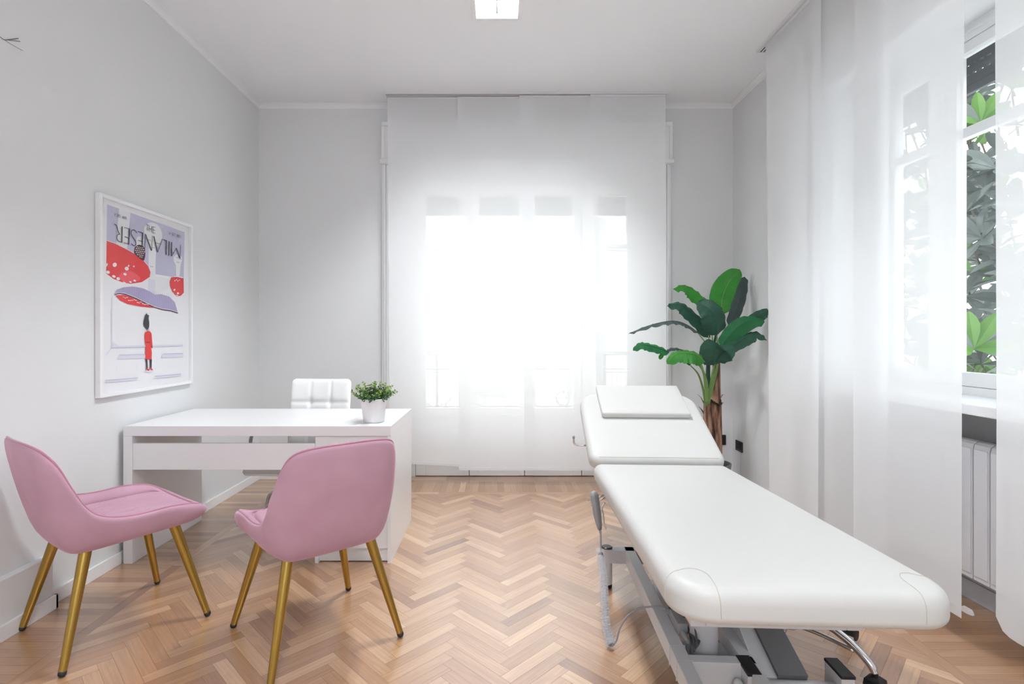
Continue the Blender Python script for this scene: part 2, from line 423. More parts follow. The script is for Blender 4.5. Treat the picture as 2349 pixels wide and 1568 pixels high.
for i in range(-imax, imax):
    for j in range(-imax, imax):
        x, y = herr(i, j)
        if x < FX0 - .6 or x > FX1 + .6 or y < FY0 - .6 or y > FY1 + .6: continue
        k = (i - j) % (2 * NL)
        if k == 0: plank(i, i + NL, j, j + 1, True)
        if k == 2 * NL - 1: plank(i, i + 1, j, j + NL, False)
def rect(x0, x1, y0, y1, along):
    o = rngf.random() * 9; o2 = rngf.random() * 9
    P = []
    for (x, y) in ((x0 + g, y0 + g), (x1 - g, y0 + g), (x1 - g, y1 - g), (x0 + g, y1 - g)):
        P.append((x, y, x - x0 + o, y - y0 + o2) if along == 'x' else (x, y, y - y0 + o, x - x0 + o2))
    quads.append((P, min(1, max(0, rngf.gauss(0.55, 0.15)))))
# borders: single strip, then planks square to the wall
y = FY0
while y < FY1:
    rect(FX0 - 0.05, FX0, y, min(y + 0.62, FY1 + .05), 'y'); rect(FX1, FX1 + 0.05, y, min(y + 0.62, FY1 + .05), 'y'); y += 0.62
x = FX0 - .05
while x < FX1: rect(x, min(x + 0.62, FX1 + .05), FY1, FY1 + 0.05, 'x'); x += 0.62
y = FY0
while y < YB - 0.01:
    rect(XL, FX0 - 0.05, y, y + 0.0495, 'x'); rect(FX1 + 0.05, 2.18, y, y + 0.0495, 'x'); y += 0.0495
x = FX0 - 0.05
while x < FX1 + 0.02: rect(x, x + 0.0495, FY1 + 0.05, 4.30, 'y'); x += 0.0495
x = -1.69
while x < FX1 + .04: rect(x, min(x + 0.5, 1.65), 4.30, 4.345, 'x'); x += 0.5
x = -1.69
while x < FX1 + .04: rect(x, min(x + 0.42, 1.65), 4.345, 4.60, 'x'); x += 0.42
vs = []; fs = []; tones = []; uvs = []; mi = []
for P, tn in quads:
    k = len(vs); vs += [(p[0], p[1], 0.0) for p in P]; fs.append(tuple(range(k, k + len(P))))
    uvs += [(p[2], p[3]) for p in P]; tones += [tn] * len(P); mi.append(0)
base = MB().box(XL - 0.1, XO, YF - 0.1, YB + 0.4, -0.08, -0.0006)
k = len(vs); vs += base.v; fs += [tuple(i + k for i in f) for f in base.f]; mi += [1] * 6
uvs += [(0, 0)] * 24; tones += [0.2] * 24
me = bpy.data.meshes.new('floor'); me.from_pydata(vs, [], fs)
me.materials.append(M['oak']); me.materials.append(M['gap']); me.polygons.foreach_set('material_index', mi)
ul = me.uv_layers.new(name='UVMap'); ul.data.foreach_set('uv', [c for p in uvs for c in p])
ca = me.color_attributes.new('tone', 'FLOAT_COLOR', 'CORNER'); ca.data.foreach_set('color', [c for tn in tones for c in (tn, tn, tn, 1)])
me.update(); fo = bpy.data.objects.new('floor', me); COL.objects.link(fo); struct(fo)

# ---- baseboards, cornices
BH = 0.062
def board_y(name, x0, x1, y0, y1): # board running along y
    return struct(MB().box(x0, x1, y0, y1, 0, BH, bev=0.002).build(name, M['white']))
board_y('baseboard_left', XL, XL + 0.013, 2.3225, YB)
struct(MB().box(XL + .013, OX0 - 0.03, YB - 0.013, YB, 0, BH, bev=0.002).build('baseboard_back', M['white']))
struct(MB().box(OX1 + 0.03, XR - .013, YB - 0.013, YB, 0, BH, bev=0.002).build('baseboard_back_right', M['white']))
board_y('baseboard_right', XR - 0.013, XR, WY1, YB)
# low boxed pipe chase at the left wall with its own baseboard
b = MB(); b.box(XL, -1.945, YF, 2.31, 0, 0.235, 0, bev=0.003); b.box(-1.945, -1.932, YF, 2.323, 0, BH, 1, bev=0.002); b.box(XL, -1.932, 2.31, 2.323, 0, BH, 1, bev=0.002)
struct(b.build('trim_1', [M['wall'], M['white']]))
def cornice(name, pts_fn, a0, a1):
    prof = [(0, 0), (0.040, 0), (0.040, -0.004), (0.030, -0.008), (0.022, -0.012), (0.012, -0.020), (0.008, -0.030), (0.004, -0.034), (0, -0.034)]
    b = MB(); b.rings([[pts_fn(d, z, a) for d, z in prof] for a in (a0, a1)]); return struct(b.build(name, M['cornice']))
cornice('trim_2', lambda d, z, a: (XL + d, a, ZC + z), YF, YB)
cornice('trim_3', lambda d, z, a: (a, YB - d, ZC + z), XL, XR)
cornice('trim_4', lambda d, z, a: (XR - d, a, ZC + z), YF, YB)

# ---- shutter boxes (cassonetti) and casing of the french window
b = MB()
bx0, bx1, bz0, bz1 = -0.965, 1.435, 2.60, 2.935
b.box(bx0 + .01, bx1 - .01, YB - 0.055, YB, bz0 + .025, bz1)
b.box(bx0, bx1, YB - 0.075, YB, bz0, bz0 + .028, bev=0.004)
b.box(bx0 + .01, bx0 + .035, YB - 0.068, YB - .05, bz0 + .03, bz1 - .036, bev=.003); b.box(bx1 - .035, bx1 - .01, YB - 0.068, YB - .05, bz0 + .03, bz1 - .036, bev=.003)
b.box(bx0 + .01, bx1 - .01, YB - 0.068, YB - .05, bz1 - 0.035, bz1, bev=.004)
struct(b.build('trim_5', M['white']))
b = MB()
for s, x in ((-1, OX0), (1, OX1)):
    b.box(min(x, x + s * .030), max(x, x + s * .030), YB - 0.02, YB, 0, bz0, bev=.003)
    b.box(min(x, x + s * .012), max(x, x + s * .012), YB - 0.028, YB - .018, 0, bz0, bev=.002)
    # white reveal between the casing and the door frame
    b.box(min(x - s * .002, x - s * .05), max(x - s * .002, x - s * .05), YB - .01, 4.50, 0, OZ)
b.box(OX0, OX1, YB, 4.5, OZ - 0.02, OZ)
struct(b.build('trim_6', M['white']))
# fixed door frame
DY = 4.46
b = MB()
b.box(OX0 + .04, -0.70, DY, DY + .07, 0, OZ); b.box(1.155, OX1 - .04, DY, DY + .07, 0, OZ); b.box(-0.70, 1.155, DY, DY + .07, 2.48, OZ)
b.box(-0.715, -0.70, DY - .006, DY, 0, 2.49); b.box(1.155, 1.17, DY - .006, DY, 0, 2.49); b.box(-0.715, 1.17, DY - .006, DY, 2.48, 2.495)
for xx in (-.245, .222, .705): b.box(xx - .016, xx + .016, DY + .056, DY + .064, 0, 2.48)  # backing strips added behind the leaf gaps to stop light leaking through
b.box(-.70, 1.155, DY + .058, DY + .066, 0, .03)
struct(b.build('trim_7', M['white']))
leaves = [(-0.700, -0.245, -0.612, -0.289), (-0.245, 0.222, -0.163, 0.174), (0.222, 0.705, 0.304, 0.631), (0.705, 1.155, 0.800, 1.087)]
for n, (x0, x1, g0, g1) in enumerate(leaves):
    b = MB(); x0 += .003; x1 -= .003
    Y0, Y1 = DY + .005, DY + .055
    b.box(x0, g0, Y0, Y1, 0.006, 2.478, bev=.003); b.box(g1, x1, Y0, Y1, 0.006, 2.478, bev=.003)
    b.box(g0, g1, Y0, Y1, 2.392, 2.478); b.box(g0, g1, Y0, Y1, 0.006, 0.12); b.box(g0, g1, Y0, Y1, 0.50, 0.575)
    b.box(g0, g1, Y0 + .012, Y1 - .012, 0.12, 0.50)                       # lower solid panel
    for zz in (0.118, .492): b.box(g0, g1, Y0 + .004, Y0 + .012, zz, zz + .01)
    b.box(g0, g1, Y0 + .01, Y1 - .01, 1.925, 1.96); b.box(g0, g1, Y0 + .012, Y1 - .012, 1.03, 1.055)
    d = struct(b.build('door_%d' % (n + 1), M['white']))
    MB().box(g0, g1, Y0 + .022, Y0 + .028, 0.575, 2.392).build('glass', M['glass'], d)
b = MB(); b.lathe([(0.009, 0), (.009, .03)], 12, X=Matrix.Translation((0.222, DY + .005, 1.02)) @ Matrix.Rotation(R(90), 4, 'X'))
b.tube([(0.222, DY - .025, 1.02), (0.222, DY - .028, .98), (0.222, DY - .03, 0.91)], .007)
h = b.build('handle', M['white'], bpy.data.objects['door_2'], smooth=True)

# ---- right window: shutter box, frame, leaves, sill
b = MB()
b.box(XR - 0.045, XR, WY0 - .1, WY1 + .06, 2.625, 2.935, bev=.003); b.box(XR - 0.065, XR, WY0 - .12, WY1 + .08, 2.60, 2.628, bev=.004)
b.box(XR, 2.30, WY0, WY1, 2.64, 2.66)
struct(b.build('trim_8', M['white']))
b = MB(); b.box(1.895, 2.24, WY0 + .002, WY1 - .002, 0.875, 0.918, bev=.005)
struct(b.build('trim_9', M['white']))
WX = 2.19
b = MB()
b.box(WX, WX + .07, WY0, WY1, 2.57, 2.64); b.box(WX, WX + .07, WY0, WY1, .918, .955)
b.box(WX, WX + .07, WY1 - .05, WY1, .95, 2.57); b.box(WX, WX + .07, WY0, WY0 + .05, .95, 2.57)
b.box(WX - .008, WX, WY0, WY1, 2.60, 2.612)
struct(b.build('window_frame', M['white'])).name = 'window_1'
wl = [(3.02, 2.595), (2.595, 2.11), (2.11, 1.625), (1.625, 1.0)]
gl = [(2.93, 2.70), (2.535, 2.17), (2.05, 1.69), (1.565, 1.09)]
for n in range(4):
    (ya, yb), (ga, gb) = wl[n], gl[n]
    b = MB(); X0, X1 = WX + .006, WX + .056
    b.box(X0, X1, ga, ya - .0015, .957, 2.568, bev=.003); b.box(X0, X1, yb + .0015, gb, .957, 2.568, bev=.003)
    b.box(X0, X1, gb, ga, 2.52, 2.568); b.box(X0, X1, gb, ga, .957, 1.02); b.box(X0 + .006, X1 - .006, gb, ga, 2.125, 2.172)
    d = struct(b.build('window_%d' % (n + 2), M['white']))
    MB().box(X0 + .022, X0 + .028, gb, ga, 1.02, 2.52).build('glass', M['glass'], d)
# grey marble skirting inside the niche
b = MB(); b.box(2.135, 2.17, WY0, WY1, 0, 0.085, bev=.003); b.box(2.142, 2.17, WY0, WY1, 0.085, 0.11, bev=.004)
struct(b.build('baseboard_niche', M['marble']))

# ---- roller shutters outside
def shutter(name, fn, a0, a1, z0, z1, label):
    b = MB(); z = z1; row = 0; H = .047
    while z > z0 + .001:
        zt, zb = z, max(z - H, z0)
        openrow = (row in (1, 2, 3)) 
        fn(b, a0, a1, zb + (.008 if openrow else .001), zt)
        if openrow:
            a = a0
            while a < a1:
                fn(b, a, min(a + .018, a1), zb, zb + .008); a += .038
        z -= H; row += 1
    fn(b, a0, a1, z0 - .012, z0 + .001, 0.004)
    tag(b.build(name, M['shutter']), label, 'roller shutter')
shutter('roller_shutter', lambda b, a, c, z0, z1, e=0: b.box(a, c, 4.66 - e, 4.672 + e, z0, z1), OX0, OX1, 2.255, 2.60,
        'raised roller shutter with light slots above the four glazed balcony door leaves')
shutter('roller_shutter', lambda b, a, c, z0, z1, e=0: b.box(2.318 - e, 2.330 + e, a, c, z0, z1), WY0, WY1, 2.395, 2.66,
        'roller shutter coloured dark for its backlit shade, seen in the gap between the side window curtains')

# ================================================================== CURTAINS
def rail_back():
    r = empty('curtain_rail', (0.216, 4.19, ZC))
    b = MB()
    b.box(-1.105, 1.105, -.045, .055, -.018, 0, 0, bev=.001)
    b.build('track', M['alu'], r)
    for k in range(4):
        yy = -.036 + k * .024
        MB().box(-1.10, 1.10, yy, yy + .004, -.0190, -.0175).build('slot', M['slot'], r)
    return tag(r, 'long white multi-track curtain rail over the balcony door curtains', 'curtain rail')
rail_back()
def rail_right():
    r = empty('curtain_rail', (1.775, 2.0, ZC))
    MB().box(-.050, .055, -1.5, 1.54, -.018, 0, 0, bev=.001).build('track', M['alu'], r)
    for k in range(4):
        xx = -.027 + k * .021
        MB().box(xx, xx + .006, -1.49, 1.530, -.0195, -.0175).build('slot', M['slot'], r)
    return tag(r, 'white multi-track curtain rail on the ceiling along the side window', 'curtain rail')
rail_right()
def sheet(P, nu=24, nv=60, seed=0, wav=0.004):
    """P(u,v)->Vector of a hanging sheet, u across 0..1, v down 0..1"""
    b = MB(); vs = []; fs = []
    for j in range(nv + 1):
        for i in range(nu + 1): vs.append(P(i / nu, j / nv))
    for j in range(nv):
        for i in range(nu):
            a = j * (nu + 1) + i; fs.append((a, a + 1, a + nu + 2, a + nu + 1))
    return b.add(vs, fs)
ZT = ZC - .02
def back_panel(xt0, xt1, xb0, xb1, y, zb0, zb1, label, seed):
    r = empty('sheer_curtain', ((xt0 + xt1) / 2, y, ZT)); org = Vector(r.location)
    def P(u, v):
        zb = zb0 + (zb1 - zb0) * u
        z = ZT - .012 + (zb - ZT + .012) * v
        x = (xt0 + (xt1 - xt0) * u) * (1 - v) + (xb0 + (xb1 - xb0) * u) * v
        yy = y + 0.006 * v * math.sin(u * 3.1 + seed) + .004 * v * math.sin(v * 5 + seed * 2)
        return Vector((x, yy, z)) - org
    sheet(P).build('fabric', M['curtain'], r, smooth=True)
    MB().box(xt0 - org.x, xt1 - org.x, -.005, .005, -.016, 0.0, bev=.001).build('carrier', M['alu'], r)
    MB().rings([[P(u, 1) + Vector((0, dy, dz)) for dy, dz in ((-.003, 0), (.003, 0), (.003, .022), (-.003, .022))] for u in [i / 10 for i in range(11)]]).build('hem_bar', M['curtain'], r)
    tag(r, label, 'curtain', 'sheer panels over the balcony door')
def xb(px, Y): return (px - CX) * Y / F
back_panel(-.881, -.262, -.862, -.24, 4.205, .175, .145, 'leftmost of the four sheer white panels over the balcony door', 1)
back_panel(-.321, .283, -.312, .305, 4.188, .122, .122, 'sheer white balcony door panel, second from the left', 2)
back_panel(.165, .772, .213, .83, 4.171, .128, .128, 'sheer white balcony door panel, third from the left', 3)
back_panel(.722, 1.313, .780, 1.325, 4.154, .125, .125, 'rightmost sheer white balcony door panel, behind the treatment couch', 4)
def side_panel(x, yt0, yt1, yb0, yb1, zb, label, seed, round_far=0.0):
    """yt0 far edge, yt1 near edge"""
    r = empty('sheer_curtain', (x, (yt0 + yt1) / 2, ZT)); org = Vector(r.location)
    def P(u, v):
        rb = 0.0
        if round_far and u < .12: rb = round_far * (1 - math.sqrt(max(0, 1 - (1 - u / .12) ** 2)))
        z = ZT - .012 + (zb + rb - ZT + .012) * v
        yy = (yt0 + (yt1 - yt0) * u) * (1 - v) + (yb0 + (yb1 - yb0) * u) * v
        xx = x + 0.010 * v * math.sin(u * 4.2 + seed) + .006 * v * math.sin(v * 4 + seed)
        return Vector((xx, yy, z)) - org
    sheet(P).build('fabric', M['curtain'], r, smooth=True)
    MB().box(-.005, .005, min(yt0, yt1) - org.y, max(yt0, yt1) - org.y, -.016, 0.0, bev=.001).build('carrier', M['alu'], r)
    tag(r, label, 'curtain', 'sheer panels along the side window')
    return r
side_panel(1.745, 3.447, 2.86, 3.41, 2.865, .12, 'farthest sheer side window panel, beside the banana plant', 1.2)
side_panel(1.768, 2.98, 2.39, 2.97, 2.40, .12, 'recessed sheer panel visible as a darker strip behind its two neighbours', 2.4)
pc = side_panel(1.745, 2.585, 1.972, 2.60, 2.010, .12, 'wide sheer side window panel whose edge borders the gap with the foliage view', 3.6)
side_panel(1.745, 1.857, 1.255, 1.847, 1.255, .165, 'sheer panel at the right edge of the photo, nearest the camera', 5.1, .05)
# curled hem of the panel next to the gap
def curl():
    org = Vector(pc.location); b = MB(); pts = []
    for i in range(13):
        t = i / 12
        pts.append((1.750 + 0.11 * t, 0.165 - 0.05 * math.sin(t * math.pi * .62)))
    vs = []; fs = []
    for i, (x, z) in enumerate(pts):
        e = 1 - (max(0, i - 8) / 4) ** 2 * .55
        vs += [Vector((x, 2.11, z)) - org, Vector((x, 2.11 - .075 * e, z)) - org]
    for i in range(12): fs.append((2 * i, 2 * i + 2, 2 * i + 3, 2 * i + 1))
    b.add(vs, fs).build('hem', M['curtain'], pc, smooth=True)
curl()

# ================================================================== CEILING LUMINAIRE
r = empty('ceiling_light', ((LX0 + LX1) / 2, (LY0 + LY1) / 2, ZC))
hx, hy = (LX1 - LX0) / 2, (LY1 - LY0) / 2
b = MB()
for (x0, x1, y0, y1) in ((-hx - .012, -hx + .014, -hy - .012, hy + .012), (hx - .014, hx + .012, -hy - .012, hy + .012), (-hx + .014, hx - .014, -hy - .012, -hy + .014), (-hx + .014, hx - .014, hy - .014, hy + .012)):
    b.box(x0, x1, y0, y1, -.006, 0.0, bev=.001)
b.box(-hx, hx, -hy, hy, .088, .092)
b.box(-hx, -hx + .002, -hy, hy, 0, .09); b.box(hx - .002, hx, -hy, hy, 0, .09); b.box(-hx, hx, -hy, -hy + .002, 0, .09); b.box(-hx, hx, hy - .002, hy, 0, .09)
b.build('housing', M['white'], r)
for s in (-1, 1):
    c = s * hx * .48
    MB().tube([(c, -hy + .03, .06), (c, hy - .03, .06)], .013, 14).build('lamp_tube', M['tube'], r, smooth=True)
for k in range(5):
    yy = -hy + .055 + k * (2 * hy - .11) / 4
    q = MB(); q.rings([[(-hx + .018, yy - .002, .002), (-hx + .018, yy + .002, .002), (-hx + .018, yy + .012, .05), (-hx + .018, yy - .012, .05)], [(hx - .018, yy - .002, .002), (hx - .018, yy + .002, .002), (hx - .018, yy + .012, .05), (hx - .018, yy - .012, .05)]])
    q.build('louvre', M['reflector'], r)
q = MB(); q.rings([[(-.003, -hy + .018, .002), (.003, -hy + .018, .002), (.016, -hy + .018, .06), (-.016, -hy + .018, .06)], [(-.003, hy - .018, .002), (.003, hy - .018, .002), (.016, hy - .018, .06), (-.016, hy - .018, .06)]])
q.build('reflector', M['reflector'], r)
tag(r, 'square recessed ceiling luminaire with mirrored louvres, lit', 'ceiling light')
fill_lamp = copy_tree(r); fill_lamp.location.y = LY2C; fill_lamp['label'] = 'recessed ceiling luminaire added as fill light, unseen behind the camera'  # unseen second luminaire added to light the room from behind the camera

# ================================================================== DESK
def desk():
    x0, x1, y0, y1, H = -1.962, -0.561, 2.766, 3.416, 0.719
    r = empty('desk', ((x0 + x1) / 2, (y0 + y1) / 2, 0)); ox, oy = r.location.x, r.location.y
    B = lambda a, c, d, e, z0, z1, bev=.0012: MB().box(a - ox, c - ox, d - oy, e - oy, z0, z1, bev=bev)
    B(x0, x1, y0, y1, H - .052, H).build('tabletop', M['desk'], r)
    B(x0, x0 + .047, y0, y1, 0, H - .0525).build('side_panel', M['desk'], r)
    B(x1 - .019, x1, y0, y1, 0, H - .0525).build('side_panel', M['desk'], r)
    B(x0 + .0475, -.962, y0 + .004, y0 + .022, .490, .628).build('modesty_panel', M['desk'], r)
    B(x0 + .0475, -.962, y1 - .03, y1 - .012, .55, .60).build('rail', M['desk'], r)
    cab = B(-.961, x1 - .0195, y0 + .012, y1 - .02, .075, H - .055).build('pedestal', M['desk'], r)
    q = MB(); q.box(-.961 - ox, -.943 - ox, y0 + .006 - oy, y1 - .02 - oy, 0, .075); q.box(-.943 - ox, x1 - .02 - ox, y0 + .028 - oy, y0 + .044 - oy, .004, .075)
    q.build('plinth', M['desk'], r)
    for k in range(3):
        z = .10 + k * .185
        d = B(-.955, x1 - .022, y1 - .0195, y1 - .002, z, z + .180).build('drawer', M['desk'], r)
    tag(r, 'white laminate desk with modesty panel and right pedestal, against the left wall', 'desk')
desk()

# ================================================================== PINK CHAIRS
RIM = [(0, .250, .452), (.10, .252, .452), (.172, .248, .458), (.214, .228, .474), (.237, .188, .490), (.243, .10, .501), (.240, .0, .499),
       (.237, -.08, .508), (.235, -.14, .532), (.233, -.18, .575), (.226, -.215, .645), (.211, -.252, .73), (.193, -.285, .778), (.160, -.308, .800), (.10, -.320, .808), (0, -.326, .810)]
BOT = [(0, .232, .412), (.09, .232, .412), (.152, .224, .409), (.186, .200, .405), (.194, .15, .401), (.192, .08, .397), (.188, .0, .393),
       (.188, -.06, .391), (.188, -.10, .39), (.187, -.13, .39), (.184, -.16, .39), (.176, -.182, .39), (.158, -.197, .39), (.125, -.205, .39), (.07, -.209, .39), (0, -.210, .39)]
INN = [(0, .23, .462), (.09, .23, .462), (.150, .225, .462), (.186, .205, .464), (.200, .16, .461), (.203, .09, .457), (.202, .0, .454),
       (.20, -.06, .452), (.198, -.10, .452), (.195, -.125, .455), (.190, -.145, .461), (.178, -.16, .468), (.155, -.168, .474), (.12, -.173, .478), (.07, -.176, .48), (0, -.178, .48)]
def loop(half, n=5):
    h = seglist(half, n); m = [Vector((-p.x, p.y, p.z)) for p in h[1:-1]][::-1]
    return h + m
def pink_chair(name, label):
    rim, bot, inn = loop(RIM), loop(BOT), loop(INN); n = len(rim)
    r = empty(name)
    out = []
    for p in rim:
        out.append(Vector((p.x, p.y, 0)).normalized() if abs(p.x) + abs(p.y) > 1e-4 else Vector((0, 1, 0)))
    # smooth outward directions from the bottom loop
    dirs = []
    for i in range(n):
        t = (bot[(i + 1) % n] - bot[i - 1]); d = Vector((t.y, -t.x, 0)).normalized()
        if d.dot(Vector((bot[i].x, bot[i].y + .02, 0))) < 0: d = -d
        dirs.append(d)
    for _ in range(3): dirs = [(dirs[i - 1] + dirs[i] * 2 + dirs[(i + 1) % n]).normalized() for i in range(n)]
    rings = []
    for s, bu in ((0, 0), (.012, .008), (.04, .013), (.10, .018), (.2, .022), (.35, .026), (.5, .028), (.65, .028), (.8, .026), (.9, .020), (.96, .011), (1, 0)):
        rings.append([rim[i].lerp(bot[i], s) + dirs[i] * (bu + .012 * min(1, max(0, (rim[i].y - .10) / .12)) * math.sin(math.pi * min(1, s * 1.0)) ** .5) for i in range(n)])
    for k in (.8, .45, .1): rings.append([Vector((p.x * k, p.y * k, p.z - .004)) for p in bot])
    b = MB(); b.rings(rings[::-1], cap1=False)
    # inner surface
    rin = []
    for s, bu in ((0, 0), (.015, .008), (.05, .013), (.15, .016), (.35, .022), (.6, .024), (.85, .014), (1, 0)):
        rin.append([rim[i].lerp(inn[i], s) - dirs[i] * bu * (1.0 if rim[i].z > .55 else .55) + Vector((0, 0, .004 * math.sin(math.pi * s))) for i in range(n)])
    for k in (.9, .7, .4, .1): rin.append([Vector((p.x * k, p.y * k + .02 * (1 - k), p.z * .0 + .455 + .012 * (1 - k))) for p in inn])
    b.rings(rin, cap0=False)
    b.build('shell', M['velvet'], r, smooth=True)
    MB().tube(rim, .0045, 8, closed=True).build('piping', M['piping'], r, smooth=True)
    # channel stitched seat pad
    vs = []; fs = []; NU, NV = 64, 24
    for j in range(NV + 1):
        for i in range(NU + 1):
            u = i / NU * 2 - 1; v = j / NV
            yy = -.172 + v * .414; wd = .198 - .012 * abs(v - .4)
            ex = (1 - abs(u) ** 10) ; ey = 1 - abs(2 * v - 1) ** 10
            corner = 1 - .10 * max(0, 2 * v - 1) ** 6
            z = .448 + .022 * (max(0, ex) * max(0, ey)) ** .5 + .004 * abs(math.sin(u * math.pi * 4)) ** .5 * ex - .004 * max(0, v - .8) / .2
            vs.append((u * wd * corner, yy, z))
    for j in range(NV):
        for i in range(NU):
            a = j * (NU + 1) + i; fs.append((a, a + 1, a + NU + 2, a + NU + 1))
    MB().add(vs, fs).build('seat', M['velvet'], r, smooth=True)
    for sx in (-1, 1):
        for sy in (-1, 1):
            a = Vector((sx * .155, sy * .150, .405)); f = Vector((sx * .249, sy * .249, 0.0)); d = (f - a)
            lg = MB().tube([a, a + d * .12, a + d * .6, a + d * .965], [.0205, .0200, .0160, .0125], 20).build('leg', M['gold'], r, smooth=True)
            lg.data.set_sharp_from_angle(angle=R(50))
            MB().tube([a + d * .962, a + d * .985, a + d * .999], [.0130, .0130, .0095], 16).build('foot_cap', M['black'], lg, smooth=True)
    tag(r, label, 'chair')
    return r
c1 = pink_chair('velvet_chair', 'pink velvet chair nearest the left wall, angled towards the desk')
c1.location = (-1.584, 2.198, .002); c1.rotation_euler = (0, 0, -math.atan2(.585, .81))
c2 = copy_tree(c1); c2['label'] = 'pink velvet chair with its back to the camera, before the desk pedestal'
c2.location = (-.736, 2.131, .002); c2.rotation_euler = (0, 0, math.atan2(.637, .771))
for c in (c1, c2): c['group'] = 'pink velvet visitor chairs'

# ================================================================== STAR BASE (office chair and stool)
def caster(parent, x, y, ang, leg_end):
    c = empty('caster', (x, y, 0), ang)
    c.parent = parent
    for s in (-1, 1):
        w_ = MB(); X = Matrix.Translation((s * .013, 0, .026)) @ Matrix.Rotation(R(90), 4, 'Y')
        w_.lathe([(.008, -.0105), (.024, -.0105), (.0258, -.007), (.0258, .007), (.024, .0105), (.008, .0105)], 24, X=X)
        w_.build('wheel', M['caster'], c, smooth=True).data.set_sharp_from_angle(angle=R(40))
    q = MB(); q.lathe([(.019, -.028), (.021, -.026), (.021, .026), (.019, .028)], 20, X=Matrix.Translation((0, 0, .028)) @ Matrix.Rotation(R(90), 4, 'Y'))
    q.rings([[(-.026, -.027, .030), (.026, -.027, .030), (.026, .027, .030), (-.026, .027, .030)], [(-.024, -.024, .050), (.024, -.024, .050), (.024, .024, .050), (-.024, .024, .050)], [(-.012, -.012, .060), (.012, -.012, .060), (.012, .012, .060), (-.012, .012, .060)]])
    q.lathe([(.009, .055), (.009, .072)], 12)
    q.build('hood', M['black'], c, smooth=True).data.set_sharp_from_angle(angle=R(40))
    return c
def star_base(r, R0, a0, hub=.17):
    for k in range(5):
        a = R(a0 + 72 * k); d = Vector((math.cos(a), math.sin(a), 0)); up = Vector((0, 0, 1))
        pts = seglist([d * .02 + up * hub, d * (R0 * .35) + up * (hub + .004), d * (R0 * .7) + up * (hub - .025), d * (R0 * .93) + up * (hub - .068), d * R0 + up * .068], 6)
        b = MB(); b.tube(pts, [.0135] * (len(pts) - 4) + [.013, .0125, .012, .012], 12)
        low = seglist([d * .025 + up * (hub - .055), d * (R0 * .4) + up * (hub - .048), d * (R0 * .78) + up * (hub - .052)], 6)
        b.tube(low, [.008] * len(low), 10)
        b.build('base_leg', M['chrome'], r, smooth=True)
        caster(r, d.x * R0, d.y * R0, a + R(90) + .5 * math.sin(k * 2.3), None)
    q = MB(); q.lathe([(.030, hub - .07), (.032, hub - .06), (.032, hub + .02), (.028, hub + .026), (.026, hub + .09), (.0, hub + .09)], 20); q.lathe([(.014, hub + .08), (.014, .40)], 16)
    q.build('gas_lift', M['chrome'], r, smooth=True).data.set_sharp_from_angle(angle=R(40))

def tufted(W, H, T, nx, ny, amp=.016, rc=.03, curve=0.0):
    """cushion in local x (width), z (height), front at -y"""
    NU, NV = 60, 60; front = []; fs = []; vs = []
    def shape(u, v):
        x = u * W / 2; z = v * H / 2
        # round the corners
        cx, cz = W / 2 - rc, H / 2 - rc
        if abs(x) > cx and abs(z) > cz:
            dx, dz = abs(x) - cx, abs(z) - cz; m_ = max(dx, dz); L = math.hypot(dx, dz)
            if L > 0: dx, dz = dx * m_ / L, dz * m_ / L
            x = math.copysign(cx + dx, x); z = math.copysign(cz + dz, z)
        return x, z
    for side in (-1, 1):
        for j in range(NV + 1):
            for i in range(NU + 1):
                u = math.sin((i / NU - .5) * math.pi) * .35 + (i / NU * 2 - 1) * .65; v = math.sin((j / NV - .5) * math.pi) * .35 + (j / NV * 2 - 1) * .65
                x, z = shape(u, v)
                e = max(0, 1 - max(abs(u), abs(v)) ** 14) ** .5
                if side == -1:
                    gx = min(abs((u + 1) / 2 * nx - k) for k in range(1, nx)) ; gz = min(abs((v + 1) / 2 * ny - k) for k in range(1, ny))
                    d = amp * (math.exp(-(gx / .075) ** 2) * .55 + math.exp(-(gz / .075) ** 2) * .55 + .9 * math.exp(-(gx * gx + gz * gz) / .03))
                    y = -T * e + d * min(1, e)
                else: y = T * .6 * e
                y += curve * (x / (W / 2)) ** 2 * -1
                vs.append((x, y, z))
    n = (NU + 1) * (NV + 1)
    for s in (0, 1):
        for j in range(NV):
            for i in range(NU):
                a = s * n + j * (NU + 1) + i; q = (a, a + 1, a + NU + 2, a + NU + 1)
                fs.append(q if s == 0 else q[::-1])
    # stitch the rims
    border = [i for i in range(NU + 1)] + [(j + 1) * (NU + 1) - 1 for j in range(1, NV + 1)] + [NV * (NU + 1) + i for i in range(NU - 1, -1, -1)] + [j * (NU + 1) for j in range(NV - 1, 0, -1)]
    for k in range(len(border)):
        a, c = border[k], border[(k + 1) % len(border)]; fs.append((c, a, a + n, c + n))
    return vs, fs
